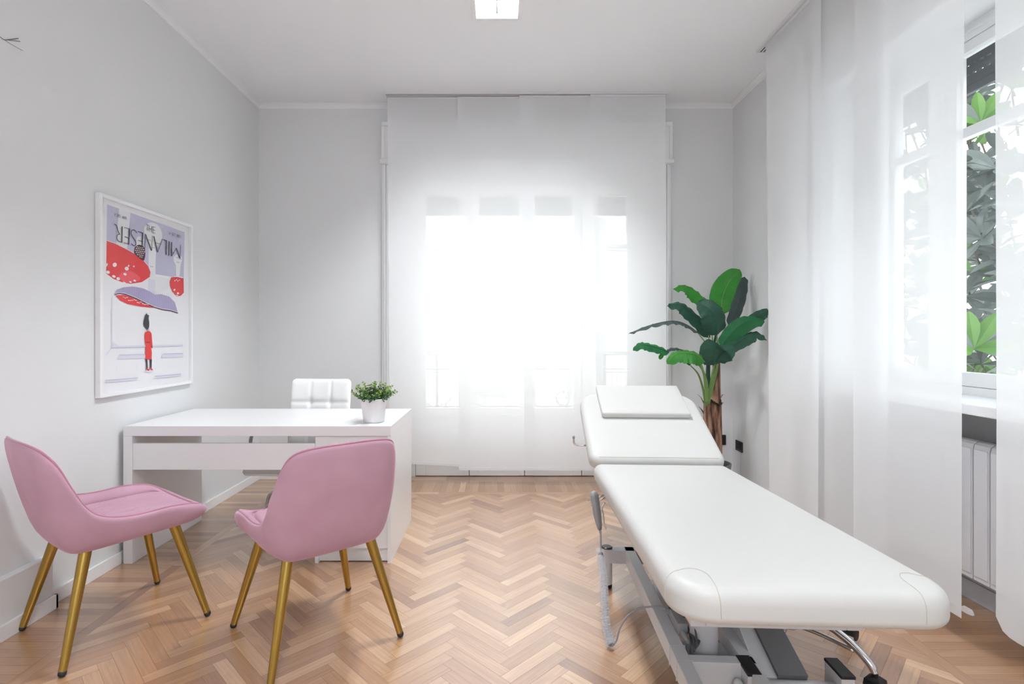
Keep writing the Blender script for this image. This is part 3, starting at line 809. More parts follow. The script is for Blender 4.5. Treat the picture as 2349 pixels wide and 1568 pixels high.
def office_chair():
    r = empty('office_chair', (-1.195, 3.29, .002), R(-3))
    star_base(r, .30, -122, .235)
    vs, fs = tufted(.405, .47, .028, 3, 3, .014, .035, .02)
    X = Matrix.Translation((0, .235, .665)) @ Matrix.Rotation(R(-9), 4, 'X')
    MB().add(vs, fs, X=X).build('backrest', M['chairleather'], r, smooth=True)
    vs, fs = tufted(.49, .46, .035, 3, 3, .014, .05)
    X = Matrix.Translation((-.015, -.075, .408)) @ Matrix.Rotation(R(-90), 4, 'X')
    MB().add(vs, fs, X=X).build('seat', M['chairleather'], r, smooth=True)
    MB().box(-.12, .12, -.12, .12, .358, .39, bev=.006).build('mechanism', M['black'], r)
    MB().tube([(-.06, -.10, .368), (.03, -.24, .362), (.04, -.27, .348)], [.005, .007, .009], 10).build('lever', M['black'], r, smooth=True)
    for s in (-1, 1):
        p = seglist([(s * .21, -.16, .395), (s * .262, -.165, .42), (s * .275, -.15, .56), (s * .275, -.06, .645), (s * .270, .10, .640), (s * .25, .22, .60), (s * .20, .265, .57)], 6)
        MB().tube(p, .011, 12, flat=1.0).build('armrest', M['chrome'], r, smooth=True)
    tag(r, 'white tufted leatherette office chair with chrome armrests behind the desk', 'chair')
office_chair()
def stool():
    r = empty('rolling_stool', (1.10, 2.0, .002), 0)
    star_base(r, .285, -57, .165)
    MB().lathe([(.0, .395), (.15, .395), (.165, .405), (.17, .425), (.165, .445), (.14, .452), (0, .454)], 32).build('seat', M['chairleather'], r, smooth=True)
    tag(r, 'rolling stool with chrome star base and black casters under the treatment couch', 'stool')
stool()

# ================================================================== TREATMENT COUCH
def slab(W, L, T, rads, re, crown=.006, nseg=10):
    """rounded cushion: x -W/2..W/2, y 0..L, top at z=0.  rads: corner radii (-x,0),(+x,0),(+x,L),(-x,L)"""
    def outline(ins):
        pts = []
        cs = [((-W / 2, 0), rads[0], 180), ((W / 2, 0), rads[1], 270), ((W / 2, L), rads[2], 0), ((-W / 2, L), rads[3], 90)]
        for (cx, cy), rad, a0 in cs:
            sx = 1 if cx < 0 else -1; sy = 1 if cy == 0 else -1
            ox, oy = cx + sx * rad, cy + sy * rad; rr = max(rad - ins, .004); 
            ox2 = cx + sx * max(rad, ins + .004); oy2 = cy + sy * max(rad, ins + .004)
            for k in range(nseg + 1):
                a = R(a0 + 90 * k / nseg); pts.append((ox2 + rr * math.cos(a), oy2 + rr * math.sin(a)))
        # subdivide the straight runs
        out = []
        for i in range(len(pts)):
            a, c = pts[i], pts[(i + 1) % len(pts)]; out.append(a)
            if (i + 1) % (nseg + 1) == 0:
                for k in range(1, 8): out.append((a[0] + (c[0] - a[0]) * k / 8, a[1] + (c[1] - a[1]) * k / 8))
        return out
    rings = []
    m_ = 9
    for k in range(m_ + 1):
        a = R(90 * k / m_); rings.append([(x, y, -T + re * .7 * (1 - math.sin(a))) for x, y in outline(re * .7 * (1 - math.cos(a)))]) if False else None
    rings = []
    rb = re * .6
    for k in range(m_ + 1):
        a = R(90 * k / m_); rings.append([(x, y, -T + rb * (1 - math.cos(a))) for x, y in outline(rb * (1 - math.sin(a)))])
    for k in range(m_ + 1):
        a = R(90 * k / m_); rings.append([(x, y, -re + re * math.sin(a) - crown) for x, y in outline(re * (1 - math.cos(a)))])
    for q, h in ((re * 1.6, .45), (re * 2.6, .8), (re * 4.2, 1.0)):
        rings.append([(x, y, -crown + crown * h) for x, y in outline(min(q, W * .45))])
    return rings
def couch():
    r = empty('treatment_couch', (.785, 2.58, 0), R(-2.8))
    zj, zf = .575, .635; L = 1.415
    # leg section, tilted a touch up towards the foot end
    legX = Matrix.Translation((0, 0, zj)) @ Matrix.Rotation(-math.atan2(zf - zj, L), 4, 'X') @ Matrix.Translation((0, -L, 0))
    mb = MB().rings(slab(.64, L, .088, (.10, .10, .04, .04), .036), X=legX)
    leg = mb.build('leg_section', M['leather'], r, smooth=True)
    bvh = BVHTree.FromPolygons([Vector(v) for v in mb.v], mb.f)
    # wrapped corner seams
    for s in (-1, 1):
        pts = []
        ctrl = [(s * .33, .085, -.07), (s * .33, .09, -.03), (s * .315, .098, .02), (s * .285, .105, .02), (s * .255, .098, .02), (s * .232, .068, .02), (s * .225, .03, .02), (s * .222, -.01, -.02), (s * .22, -.01, -.07)]
        for p in seglist(ctrl, 8):
            q = legX @ p; core = legX @ Vector((s * .215, .13, -.046))
            far = q + (q - core) * 1.2
            hit = bvh.ray_cast(far, (core - far).normalized())
            if hit[0] is not None: pts.append(hit[0] + hit[1] * .0004 * (1 if hit[1].dot(far - core) > 0 else -1))
        if len(pts) > 3: MB().tube(pts, .0011, 6).build('seam', M['seam'], leg)
    MB().box(-.27, .27, -L + .16, -.03, .0, .018).build('board', M['framedark'], r, loc=(0, 0, zj - .108), rot=(-math.atan2(zf - zj, L), 0, 0))
    # back section
    ang = R(25.5); LB = .63
    bkX = Matrix.Translation((0, .0, zj + .012)) @ Matrix.Rotation(ang, 4, 'X')
    bk = MB().rings(slab(.665, LB, .075, (.05, .05, .12, .12), .030), X=bkX @ Matrix.Translation((0, .005, 0))).build('back_section', M['leather'], r, smooth=True)
    MB().tube([bkX @ Vector((-.29, .012, .004)), bkX @ Vector((0, .010, .006)), bkX @ Vector((.29, .012, .004))], .0016, 6).build('seam', M['seam'], bk)
    # frame under the back section with the side hook
    q = MB()
    for s in (-1, 1): q.tube([bkX @ Vector((s * .22, .03, -.098)), bkX @ Vector((s * .22, .58, -.098))], .018, 10)
    q.tube([bkX @ Vector((-.22, .56, -.098)), bkX @ Vector((.22, .56, -.098))], .018, 10)
    q.build('back_frame', M['frame'], r, smooth=True)
    hb = bkX @ Vector((-.30, .22, -.085))
    q = MB(); q.tube(seglist([hb, hb + Vector((-.06, 0, 0)), hb + Vector((-.083, 0, .004)), hb + Vector((-.092, 0, .016)), hb + Vector((-.093, 0, .040))], 6), .0052, 10)
    hk = q.build('roll_hook', M['chrome'], r, smooth=True)
    MB().tube([hb + Vector((-.093, 0, .036)), hb + Vector((-.093, 0, .050))], .0066, 10).build('hook_tip', M['greyplastic'], hk, smooth=True)
    # upper frame under the leg section
    q = MB(); tilt = (zf - zj) / L
    for s in (-1, 1): q.box(s * .20 - .02, s * .20 + .02, -1.20, .03, .43, .465, bev=.003)
    for yy in (-1.18, -.6, -.02): q.box(-.18, .18, yy - .02, yy + .02, .43, .465, bev=.003)
    q.build('upper_frame', M['frame'], r)
    # base frame
    q = MB()
    q.box(-.182, -.136, -1.42, -.052, .12, .182, bev=.003); q.box(.028, .066, -1.05, -.052, .12, .176, bev=.003)
    q.box(-.262, .262, -.104, -.054, .12, .182, bev=.003)
    q.box(-.136, .066, -.935, -.895, .085, .176, bev=.003)
    for xx in (-.10, -.02): q.add([(xx, -.936, .09), (xx + .03, -.936, .09), (xx + .028, -.936, .055), (xx, -.931, .09), (xx + .03, -.931, .09), (xx + .028, -.931, .055)], [(0, 2, 1), (3, 4, 5), (0, 1, 4, 3), (1, 2, 5, 4), (2, 0, 3, 5)])
    q.box(-.15, .06, -.90, -.73, .115, .122)
    q.build('base_frame', M['frame'], r)
    for (x, y) in ((-.265, -.079), (.265, -.079)):
        f_ = MB().lathe([(.025, .018), (.025, .186)], 20, X=Matrix.Translation((x, y, 0))).build('foot_post', M['frame'], r, smooth=True); f_.data.set_sharp_from_angle(angle=R(40))
        MB().lathe([(.0262, .186), (.0262, .190), (.022, .193)], 20, X=Matrix.Translation((x, y, 0))).build('cap', M['blackplastic'], f_)
        MB().lathe([(.022, .001), (.024, .004), (.024, .02)], 20, X=Matrix.Translation((x, y, 0))).build('foot_pad', M['black'], f_)
    f_ = MB().lathe([(.022, .001), (.022, .12)], 20, X=Matrix.Translation((-.159, -1.38, 0))).build('foot_post', M['frame'], r, smooth=True); f_.data.set_sharp_from_angle(angle=R(40))
    # motor cylinder and upright
    q = MB(); q.lathe([(.042, .124), (.045, .13), (.045, .385), (.047, .39), (.047, .43)], 28, X=Matrix.Translation((-.058, -.815, 0)))
    q.build('motor', M['frame'], r, smooth=True).data.set_sharp_from_angle(angle=R(40))
    MB().box(-.135, -.085, -.50, -.44, .12, .44, bev=.003).build('upright', M['frame'], r)
    # lifting arms
    def arm(x0, x1, h, m, ya=-.935, za=.125, yb=-.12, zb=.415, nm='lift_arm', inset=0):
        a, c = Vector((0, ya, za)), Vector((0, yb, zb)); d = (c - a).normalized(); nrm = Vector((0, -d.z, d.y))
        vs = []
        for p in (a, c):
            for x in (x0, x1):
                vs += [p + Vector((x, 0, 0)) - nrm * h / 2, p + Vector((x, 0, 0)) + nrm * h / 2]
        fs = [(0, 1, 3, 2), (4, 6, 7, 5), (0, 4, 5, 1), (2, 3, 7, 6), (1, 5, 7, 3), (0, 2, 6, 4)]
        MB().add(vs, fs).build(nm, m, r)
    arm(.125, .215, .052, M['framedark']); arm(.070, .124, .030, M['frame'], nm='arm_cover')
    q = MB(); q.add([(.066, -.98, .12), (.066, -.62, .12), (.066, -.62, .30), (.072, -.98, .12), (.072, -.62, .12), (.072, -.62, .30)], [(0, 2, 1), (3, 4, 5), (0, 1, 4, 3), (1, 2, 5, 4), (2, 0, 3, 5)])
    q.build('gusset', M['frame'], r)
    # transverse roller with black capped blocks
    q = MB(); q.tube([(.03, -.955, .108), (.30, -.955, .108)], .030, 20); q.build('roller', M['frame'], r, smooth=True)
    for xx in (.016, .290):
        bl = MB().box(xx, xx + .040, -.985, -.895, .03, .168, bev=.003).build('end_block', M['frame'], r)
        MB().box(xx - .001, xx + .041, -.988, -.893, .1685, .178, bev=.002).build('pad', M['black'], bl)
    q = MB(); q.sphere((.0, -.955, .118), .022, sc=(.7, 1, 1)); q.build('knob', M['caster'], r, smooth=True); q = MB(); q.sphere((.341, -.955, .118), .022, sc=(.6, 1, 1)); q.build('knob', M['caster'], r, smooth=True)
    # two-pronged hook for the handset
    q = MB()
    for dy in (-.012, .03): q.tube(seglist([(-.27, -.20 + dy, .47), (-.315, -.205 + dy, .455), (-.338, -.21 + dy, .425), (-.352, -.215 + dy, .428), (-.357, -.216 + dy, .44)], 5), .0035, 8)
    q.tube(seglist([(-.30, -.235, .45), (-.312, -.24, .425), (-.306, -.245, .395), (-.304, -.248, .36), (-.296, -.25, .335)], 5), .004, 8)
    q.build('handset_hook', M['chrome'], r, smooth=True)
    # power supply bundle strapped to the beam
    q = MB(); q.tube([(-.128, -.66, .19), (-.124, -.70, .19)], .012, 10); q.box(-.140, -.104, -.80, -.70, .183, .222, bev=.006); q.tube([(-.122, -.80, .19), (-.12, -.85, .19)], [.011, .006], 10)
    q.build('connector', M['greyplastic'], r, smooth=True).data.set_sharp_from_angle(angle=R(40))
    q = MB(); rr = random.Random(3)
    for k in range(7):
        dx = rr.uniform(-.012, .014); dz = rr.uniform(-.012, .012)
        q.tube(seglist([(-.118 + dx, -.60 - .02 * k, .196 + dz), (-.100 + dx, -.68, .205 + dz), (-.108 - dx, -.76, .190 + dz), (-.096 + dx, -.84, .196 - dz), (-.112, -.885, .185 + dz * .5)], 5), .0035, 6)
    for k in range(5):
        q.tube(seglist([(-.112, -.66 - .02 * k, .20), (-.092 + .004 * k, -.72 - .015 * k, .245 + .008 * k), (-.088, -.80, .240 + .006 * k), (-.098, -.875, .19)], 6), .003, 6)
    q.tube(seglist([(-.130, -.60, .27), (-.128, -.63, .22), (-.126, -.66, .195)], 5), .004, 6); q.tube(seglist([(-.105, -.61, .25), (-.118, -.635, .235), (-.126, -.65, .20)], 5), .004, 6)
    q.build('cables', M['darkcable'], r, smooth=True)
    for yy in (-.86, -.94): MB().tube([(-.1835, yy, .118), (-.1835, yy, .1835), (-.134, yy, .1835), (-.132, yy, .12)], .0014, 6).build('cable_tie', M['caster'], r)
    tag(r, 'white leatherette treatment couch with raised backrest on a grey metal lift frame', 'treatment couch')
    # pillow (a thing of its own, resting on the back section)
    p = empty('head_pillow', (0, 0, 0))
    W2 = Matrix.Translation((.785, 2.58, 0)) @ Matrix.Rotation(R(-2.8), 4, 'Z') @ bkX @ Matrix.Translation((.010, .352, .0010))
    org = W2 @ Vector((0, .15, 0)); p.location = org
    X = Matrix.Translation(-org) @ W2
    MB().rings(slab(.48, .30, .036, (.012, .012, .012, .012), .010, .004), X=X @ Matrix.Translation((0, 0, .036))).build('cushion', M['leather'], p, smooth=True)
    tag(p, 'flat white leatherette head pillow lying on the raised backrest of the couch', 'pillow')
couch()

# ---- handset with its coiled cable
def handset():
    r = empty('hand_controller', (.405, 2.30, .42))
    o = Vector(r.location)
    P = lambda px, py, Y: at(px, py, Y) - o
    top, bot_ = P(1362, 1126, 2.30), P(1376, 1214, 2.30)
    d = (bot_ - top).normalized(); s = Vector((0.62, .78, 0)).normalized(); nn = d.cross(s).normalized()
    rs = []
    for t, w_, th in ((0, .010, .006), (.03, .020, .010), (.12, .023, .012), (.6, .022, .012), (.85, .016, .010), (1, .008, .007)):
        c = top.lerp(bot_, t); rs.append([c + s * w_ * math.copysign(abs(math.cos(a)) ** .6, math.cos(a)) + nn * th * math.copysign(abs(math.sin(a)) ** .6, math.sin(a)) for a in [2 * math.pi * k / 16 for k in range(16)]])
    MB().rings(rs).build('housing', M['greyplastic'], r, smooth=True)
    a = seglist([P(1376, 1212, 2.30), P(1378, 1228, 2.29), P(1378, 1262, 2.27)], 6)
    MB().tube(a, [.0055] * 5 + [.0035] * (len(a) - 5), 8).build('cable', M['cable'], r, smooth=True)
    # coiled cable inside a clear wrapped sleeve
    path = seglist([P(1377, 1268, 2.26), P(1383, 1310, 2.2), P(1387, 1370, 2.13), P(1390, 1430, 2.07), P(1397, 1462, 2.04), Vector((.430, 2.015, .018)) - o], 24)
    coil = []
    L = len(path)
    for i in range(L * 6):
        t = i / 6; k = min(int(t), L - 2); p = path[k].lerp(path[k + 1], t - k)
        tn = (path[k + 1] - path[k]).normalized(); u_ = tn.orthogonal().normalized(); v_ = tn.cross(u_); an = i * 1.25
        coil.append(p + (u_ * math.cos(an) + v_ * math.sin(an)) * .0085)
    MB().tube(coil, .0026, 5).build('coiled_cable', M['cable'], r, smooth=True)
    rs = []
    rr = random.Random(5)
    sp = [P(1372, 1256, 2.265), P(1374, 1264, 2.26), P(1377, 1276, 2.255)] + path[8:]
    for i, p in enumerate(sp):
        k = min(i, len(sp) - 2); tn = (sp[k + 1] - sp[k]).normalized(); u_ = Vector((1, 0, 0)) - tn * tn.x; u_.normalize(); v_ = tn.cross(u_)
        base_r = .012 if i < 3 else .017
        if i > len(sp) - 8: base_r = .013
        rs.append([p + (u_ * math.cos(2 * math.pi * q / 14) + v_ * math.sin(2 * math.pi * q / 14)) * base_r * (1 + rr.uniform(-.18, .18) * (1 if i > len(sp) * .45 else .35)) for q in range(14)])
    MB().rings(rs).build('sleeve', M['sleeve'], r)
    c = seglist([Vector((.432, 2.012, .016)) - o, P(1414, 1468, 2.02), P(1422, 1440, 2.0), P(1440, 1412, 1.98), P(1470, 1394, 1.96), P(1510, 1391, 1.94), P(1533, 1396, 1.93)], 8)
    MB().tube(c, .0034, 8).build('cable', M['cable'], r, smooth=True)
    tag(r, 'grey corded hand controller hanging from the left side of the couch', 'hand controller')
handset()

# ================================================================== POSTER
def poster():
    XP = 1.962
    y0, y1, z0, z1 = 2.600, 3.392, .885, 1.897
    r = empty('framed_poster', (XL, (y0 + y1) / 2, z0)); o = Vector(r.location)
    b = MB(); w_ = .018; xb_ = .001; xf = .028
    for a in ((y0, y0 + w_, z0, z1), (y1 - w_, y1, z0, z1), (y0 + w_, y1 - w_, z0, z0 + w_), (y0 + w_, y1 - w_, z1 - w_, z1)):
        b.box(xb_, xf, a[0] - o.y, a[1] - o.y, a[2] - o.z, a[3] - o.z, bev=.002)
    b.build('frame', M['white'], r)
    MB().box(.0195, .0205, y0 + w_ - o.y, y1 - w_ - o.y, z0 + w_ - o.z, z1 - w_ - o.z).build('glass', glass('poster_glass', (1, 1, 1, 1), .55), r)
    mats = ['p_paper', 'p_lav', 'p_pale', 'p_off', 'p_purple', 'p_red', 'p_red2', 'p_dark', 'p_maroon']; idx = {k: i for i, k in enumerate(mats)}
    q = MB(); q.box(.004, .010, y0 + w_ - o.y, y1 - w_ - o.y, z0 + w_ - o.z, z1 - w_ - o.z, 0)
    lay = [0]
    XA = -XL - .012
    def W(px, py):
        Y = XA * F / (CX - px); return (Y - o.y, CAMZ - (py - CY) * Y / F - o.z)
    A = lambda x, y: W(230 + x / 6.2727, 450 + y / 6.2727)
    Bc = lambda x, y: W(230 + x / 6.818, 680 + y / 6.818)
    C = lambda x, y: W(200 + x / 3.1346, 420 + y / 3.1346)
    def poly(fn, pts, m, sm=False):
        lay[0] += 1; X = .0101 + lay[0] * .00003
        P = [fn(*p) for p in pts]
        if sm:
            V = seglist([Vector((a, c, 0)) for a, c in P] + [Vector((P[0][0], P[0][1], 0))], 5)[:-1]; P = [(v.x, v.y) for v in V]
        # triangle fan is unsafe for concave outlines: let the n-gon be
        k = [(X, a, c) for a, c in P]
        area = sum(P[i - 1][0] * P[i][1] - P[i][0] * P[i - 1][1] for i in range(len(P)))
        q.add(k if area > 0 else k[::-1], [tuple(range(len(k)))], idx[m])
    def ell(fn, cx, cy, rx, ry, m, n=14, a0=0.0):
        poly(fn, [(cx + rx * math.cos(2 * math.pi * k / n) * math.cos(a0) - ry * math.sin(2 * math.pi * k / n) * math.sin(a0), cy + rx * math.cos(2 * math.pi * k / n) * math.sin(a0) + ry * math.sin(2 * math.pi * k / n) * math.cos(a0)) for k in range(n)], m)
    def stroke(fn, pts, w, m='p_dark', sm=False):
        P = [Vector((x, y, 0)) for x, y in pts]
        if sm: P = seglist(P, 5)
        lay[0] += 1; X = .0101 + lay[0] * .00003; L_, R_ = [], []
        for i, p in enumerate(P):
            if 0 < i < len(P) - 1:
                d1 = (P[i] - P[i - 1]).normalized(); d2 = (P[i + 1] - P[i]).normalized(); t = d1 + d2
                t = t.normalized() if t.length > .2 else d1; k = 1 / max(.45, abs(t.dot(d1)))
            else: t = (P[min(i + 1, len(P) - 1)] - P[max(i - 1, 0)]).normalized(); k = 1
            nn = Vector((-t.y, t.x, 0)) * w / 2 * k; L_.append(fn(*(p + nn)[:2])); R_.append(fn(*(p - nn)[:2]))
        for i in range(len(P) - 1):
            k = [(X, *L_[i]), (X, *L_[i + 1]), (X, *R_[i + 1]), (X, *R_[i])]
            ar = sum(k[j - 1][1] * k[j][2] - k[j][1] * k[j - 1][2] for j in range(4))
            q.add(k if ar > 0 else k[::-1], [(0, 1, 2, 3)], idx[m])
    # background
    poly(A, [(103, 115), (1217, 517), (1205, 1185), (800, 1120), (700, 1100), (95, 760)], 'p_lav')
    poly(A, [(275, 176), (440, 238), (425, 420), (388, 780), (230, 700), (255, 400)], 'p_off')
    poly(A, [(640, 440), (690, 385), (760, 378), (840, 420), (885, 500), (895, 600), (860, 690), (815, 740), (800, 1120), (850, 1160), (1000, 1190), (1010, 1300), (800, 1400), (700, 1300), (720, 1100), (700, 1000), (700, 740), (660, 600), (636, 500)], 'p_off', True)
    poly(A, [(530, 590), (570, 575), (620, 600), (635, 660), (600, 740), (520, 730)], 'p_off', True)
    poly(A, [(1060, 870), (1110, 840), (1170, 860), (1182, 920), (1160, 990), (1145, 1140), (1098, 1130), (1092, 990), (1065, 940)], 'p_off', True)
    for (x, y) in ((715, 630), (765, 740), (745, 1010), (1110, 880), (1150, 900), (1120, 950)): ell(A, x, y, 28, 8, 'p_lav', 8, .2)
    poly(A, [(695, 1180), (795, 1210), (795, 1420), (690, 1360)], 'p_pale')
    # big cap
    poly(A, [(97, 640), (220, 682), (380, 762), (500, 828), (620, 920), (690, 1000), (728, 1090), (715, 1160), (600, 1235), (440, 1258), (330, 1240), (200, 1190), (88, 1110)], 'p_red', False)
    poly(A, [(270, 1150), (320, 1090), (430, 1075), (540, 1130), (580, 1200), (440, 1245), (330, 1225)], 'p_red2', True)
    stroke(A, [(97, 634), (220, 676), (380, 756), (500, 822), (620, 914), (690, 994)], 8, 'p_off')
    for (x, y, a, c) in ((212, 985, 30, 32), (385, 1040, 30, 28), (412, 1000, 12, 14), (487, 1008, 10, 12), (360, 1120, 24, 18), (115, 1092, 28, 24), (200, 1152, 28, 18), (262, 1185, 28, 22), (350, 1240, 24, 9), (438, 1233, 20, 11), (498, 1213, 22, 13), (98, 985, 12, 26)):
        ell(A, x, y, a, c, 'p_paper', 10, .4)
    poly(A, [(500, 730), (560, 697), (630, 730), (650, 800), (645, 880), (615, 925), (500, 830), (490, 780)], 'p_maroon', True)
    rr = random.Random(4)
    for iy in range(7):
        for ix in range(6):
            x, y = 512 + ix * 25 + (iy % 2) * 11, 722 + iy * 28 + ix * 4
            if ((x - 572) / 70) ** 2 + ((y - 805) / 95) ** 2 < 1 and y < 830 + (x - 500) * .78 - 8: ell(A, x, y, 8, 9, 'p_paper', 7)
    # right cap
    poly(A, [(1022, 1165), (1110, 1158), (1200, 1178), (1203, 1385), (1160, 1430), (1110, 1440), (1050, 1395), (1008, 1310), (997, 1235)], 'p_red')
    poly(A, [(1045, 1158), (1090, 1140), (1180, 1158), (1196, 1180), (1110, 1160)], 'p_off')
    for (x, y, a, c) in ((1075, 1212, 7, 12), (1100, 1200, 7, 9), (1118, 1218, 7, 10), (1140, 1205, 6, 8), (1068, 1345, 14, 18), (1118, 1395, 18, 15), (1110, 1425, 20, 6), (1050, 1392, 10, 8)): ell(A, x, y, a, c, 'p_paper', 8, .5)
    # umbrella-like cap
    poly(C, [(198, 797), (215, 765), (260, 748), (330, 742), (400, 755), (450, 778), (485, 800), (530, 797), (590, 815), (630, 855), (652, 930), (600, 912), (540, 903), (480, 886), (420, 858), (350, 822), (270, 793)], 'p_purple')
    poly(C, [(203, 806), (270, 802), (350, 834), (420, 868), (485, 896), (440, 893), (380, 886), (290, 868), (235, 842)], 'p_red')
    stroke(C, [(198, 800), (230, 792), (270, 797), (350, 828), (420, 863), (480, 891), (540, 909), (600, 917), (652, 934)], 7, 'p_maroon')
    stroke(C, [(200, 793), (230, 786), (270, 790), (350, 821), (420, 856), (480, 884), (540, 901), (600, 909), (650, 926)], 3, 'p_paper')
    for k in range(15):
        x = 262 + k * 12.5; ell(C, x, 822 + (x - 262) * .27 + rr.uniform(-9, 12), 5 + rr.random() * 3, 3, 'p_paper', 7, .2)
    for k in range(26):
        x = 225 + k * 15; yb_ = 786 + max(0, x - 255) * .345; yt = 752 + abs(x - 330) * .12
        if yb_ - yt > 12: stroke(C, [(x, yt + 6), (x - 4 + k * .5, yb_ - 6)], 1.3, 'p_lav')
    # room lines, mats
    stroke(Bc, [(185, 0), (178, 600), (174, 798)], 9, 'p_pale'); stroke(Bc, [(174, 798), (84, 915)], 14, 'p_pale')
    poly(Bc, [(195, 700), (240, 740), (300, 768), (600, 762), (700, 762), (1290, 745), (1290, 772), (700, 792), (180, 802)], 'p_pale'); stroke(Bc, [(180, 795), (700, 785), (1290, 766)], 8, 'p_lav')
    for P_, in (([(300, 912), (700, 905), (700, 962), (262, 976)],), ([(975, 898), (1290, 890), (1290, 945), (942, 955)],), ([(75, 1312), (582, 1270), (570, 1304), (75, 1345)],), ([(850, 1246), (1262, 1210), (1250, 1243), (825, 1279)],)):
        poly(Bc, P_, 'p_pale'); stroke(Bc, [P_[0], P_[1]], 12, 'p_lav'); stroke(Bc, [P_[3], P_[2]], 3, 'p_lav')
    # figure seen from behind
    ell(Bc, 755, 1160, 78, 24, 'p_pale')
    poly(Bc, [(720, 258), (735, 285), (758, 290), (752, 340), (762, 410), (760, 470), (745, 515), (725, 518), (700, 490), (678, 458), (670, 420), (684, 350), (695, 300)], 'p_dark')
    poly(Bc, [(730, 515), (765, 500), (765, 545), (735, 545)], 'p_lav')
    poly(Bc, [(704, 975), (732, 978), (738, 1130), (718, 1118)], 'p_dark'); poly(Bc, [(768, 978), (802, 975), (796, 1128), (776, 1110)], 'p_dark')
    poly(Bc, [(740, 535), (775, 545), (797, 575), (806, 690), (814, 780), (812, 808), (792, 805), (802, 870), (798, 978), (750, 985), (700, 975), (700, 850), (704, 760), (690, 680), (688, 600), (695, 562)], 'p_red')
    stroke(Bc, [(710, 716), (772, 715)], 14, 'p_maroon'); stroke(Bc, [(785, 785), (814, 782)], 10, 'p_maroon'); stroke(Bc, [(776, 580), (762, 620), (770, 715), (792, 785)], 5, 'p_maroon')
    poly(Bc, [(708, 1112), (725, 1125), (760, 1140), (755, 1158), (735, 1158), (718, 1135), (716, 1162), (710, 1160)], 'p_red'); poly(Bc, [(765, 1098), (785, 1115), (815, 1135), (812, 1150), (792, 1150), (772, 1128), (770, 1150), (764, 1148)], 'p_red')
    # lettering (the title is printed upside down, the small lines upright)
    S = 11
    stroke(A, [(310, 432), (306, 665)], 14)
    stroke(A, [(306, 662), (262, 648), (235, 610), (238, 565), (262, 545), (280, 548)], 10, sm=True); stroke(A, [(275, 550), (250, 500), (232, 425), (198, 398)], 10, sm=True)
    stroke(A, [(414, 462), (405, 695)], 15); stroke(A, [(412, 470), (340, 445)], 8); stroke(A, [(408, 602), (345, 578)], 8); stroke(A, [(405, 688), (337, 668)], 8)
    stroke(A, [(520, 528), (490, 488), (452, 488), (437, 530), (460, 580), (500, 640), (506, 690), (480, 712), (440, 680)], 10, sm=True)
    stroke(A, [(604, 522), (598, 735)], 14); stroke(A, [(605, 525), (532, 505)], 8); stroke(A, [(600, 652), (535, 632)], 8); stroke(A, [(598, 732), (530, 712)], 8)
    stroke(A, [(642, 540), (637, 758)], 7); stroke(A, [(645, 545), (733, 782)], 13); stroke(A, [(743, 568), (735, 782)], 7)
    stroke(A, [(765, 575), (820, 805)], 13); stroke(A, [(820, 805), (888, 615)], 8); stroke(A, [(783, 662), (862, 690)], 6)
    stroke(A, [(946, 630), (942, 842)], 13); stroke(A, [(946, 640), (898, 622)], 8)
    stroke(A, [(986, 645), (981, 854)], 12)
    stroke(A, [(1023, 658), (1020, 862)], 14); stroke(A, [(1020, 862), (1088, 745)], 8); stroke(A, [(1088, 745), (1142, 893)], 13); stroke(A, [(1142, 893), (1152, 698)], 7)
    for P_ in ([(655, 402), (690, 416)], [(672, 409), (668, 495)], [(698, 416), (693, 507)], [(736, 430), (731, 518)], [(696, 462), (733, 474)], [(753, 437), (748, 526)], [(753, 438), (785, 449)], [(750, 480), (782, 490)], [(748, 524), (782, 534)]): stroke(A, P_, 6)
    G = {'F': [[(0, 4), (0, 0), (2, 0)], [(0, 2), (1.6, 2)]], '2': [[(0, .7), (.4, 0), (1.6, 0), (2, .8), (2, 1.5), (0, 4), (2, 4)]], '0': [[(0, .5), (.5, 0), (1.5, 0), (2, .5), (2, 3.5), (1.5, 4), (.5, 4), (0, 3.5), (0, .5)], [(.5, 3), (1.5, 1)]],
         '5': [[(2, 0), (0, 0), (0, 1.8), (1.5, 1.8), (2, 2.5), (2, 3.4), (1.4, 4), (0, 4)]], '#': [[(.6, .6), (.4, 3.4)], [(1.6, .6), (1.4, 3.4)], [(0, 1.4), (2, 1.4)], [(0, 2.6), (2, 2.6)]], '8': [[(1, 2), (0, 1.4), (0, .5), (.6, 0), (1.4, 0), (2, .5), (2, 1.4), (1, 2), (0, 2.6), (0, 3.5), (.6, 4), (1.4, 4), (2, 3.5), (2, 2.6), (1, 2)]],
         '9': [[(2, 1.6), (1.4, 2.2), (.5, 2.2), (0, 1.6), (0, .6), (.5, 0), (1.5, 0), (2, .6), (2, 3.4), (1.4, 4), (.2, 4)]], '1': [[(.2, .8), (1, 0), (1, 4)], [(.2, 4), (1.8, 4)]], '4': [[(1.5, 4), (1.5, 0), (0, 2.8), (2, 2.8)]],
         'S': [[(2, .6), (1.5, 0), (.5, 0), (0, .5), (0, 1.4), (2, 2.6), (2, 3.5), (1.5, 4), (.5, 4), (0, 3.4)]], 'E': [[(2, 0), (0, 0), (0, 4), (2, 4)], [(0, 2), (1.6, 2)]], 'T': [[(0, 0), (2, 0)], [(1, 0), (1, 4)]], ' ': []}
    def small(txt, x, y, ex, ey, h):
        n = len(txt)
        for i, ch in enumerate(txt):
            bx = x + (ex - x) * i / n; by = y + (ey - y) * i / n; cw = (ex - x) / n * .72
            for st in G[ch]: stroke(A, [(bx + u * cw / 2, by + v * h / 4 + (ey - y) / n * .72 * u / 2) for u, v in st], 3.6)
    small('F205 #89', 202, 246, 372, 300, 36); small('14 SET 2021', 977, 510, 1152, 566, 34)
    q.build('print', [M[k] for k in mats], r)
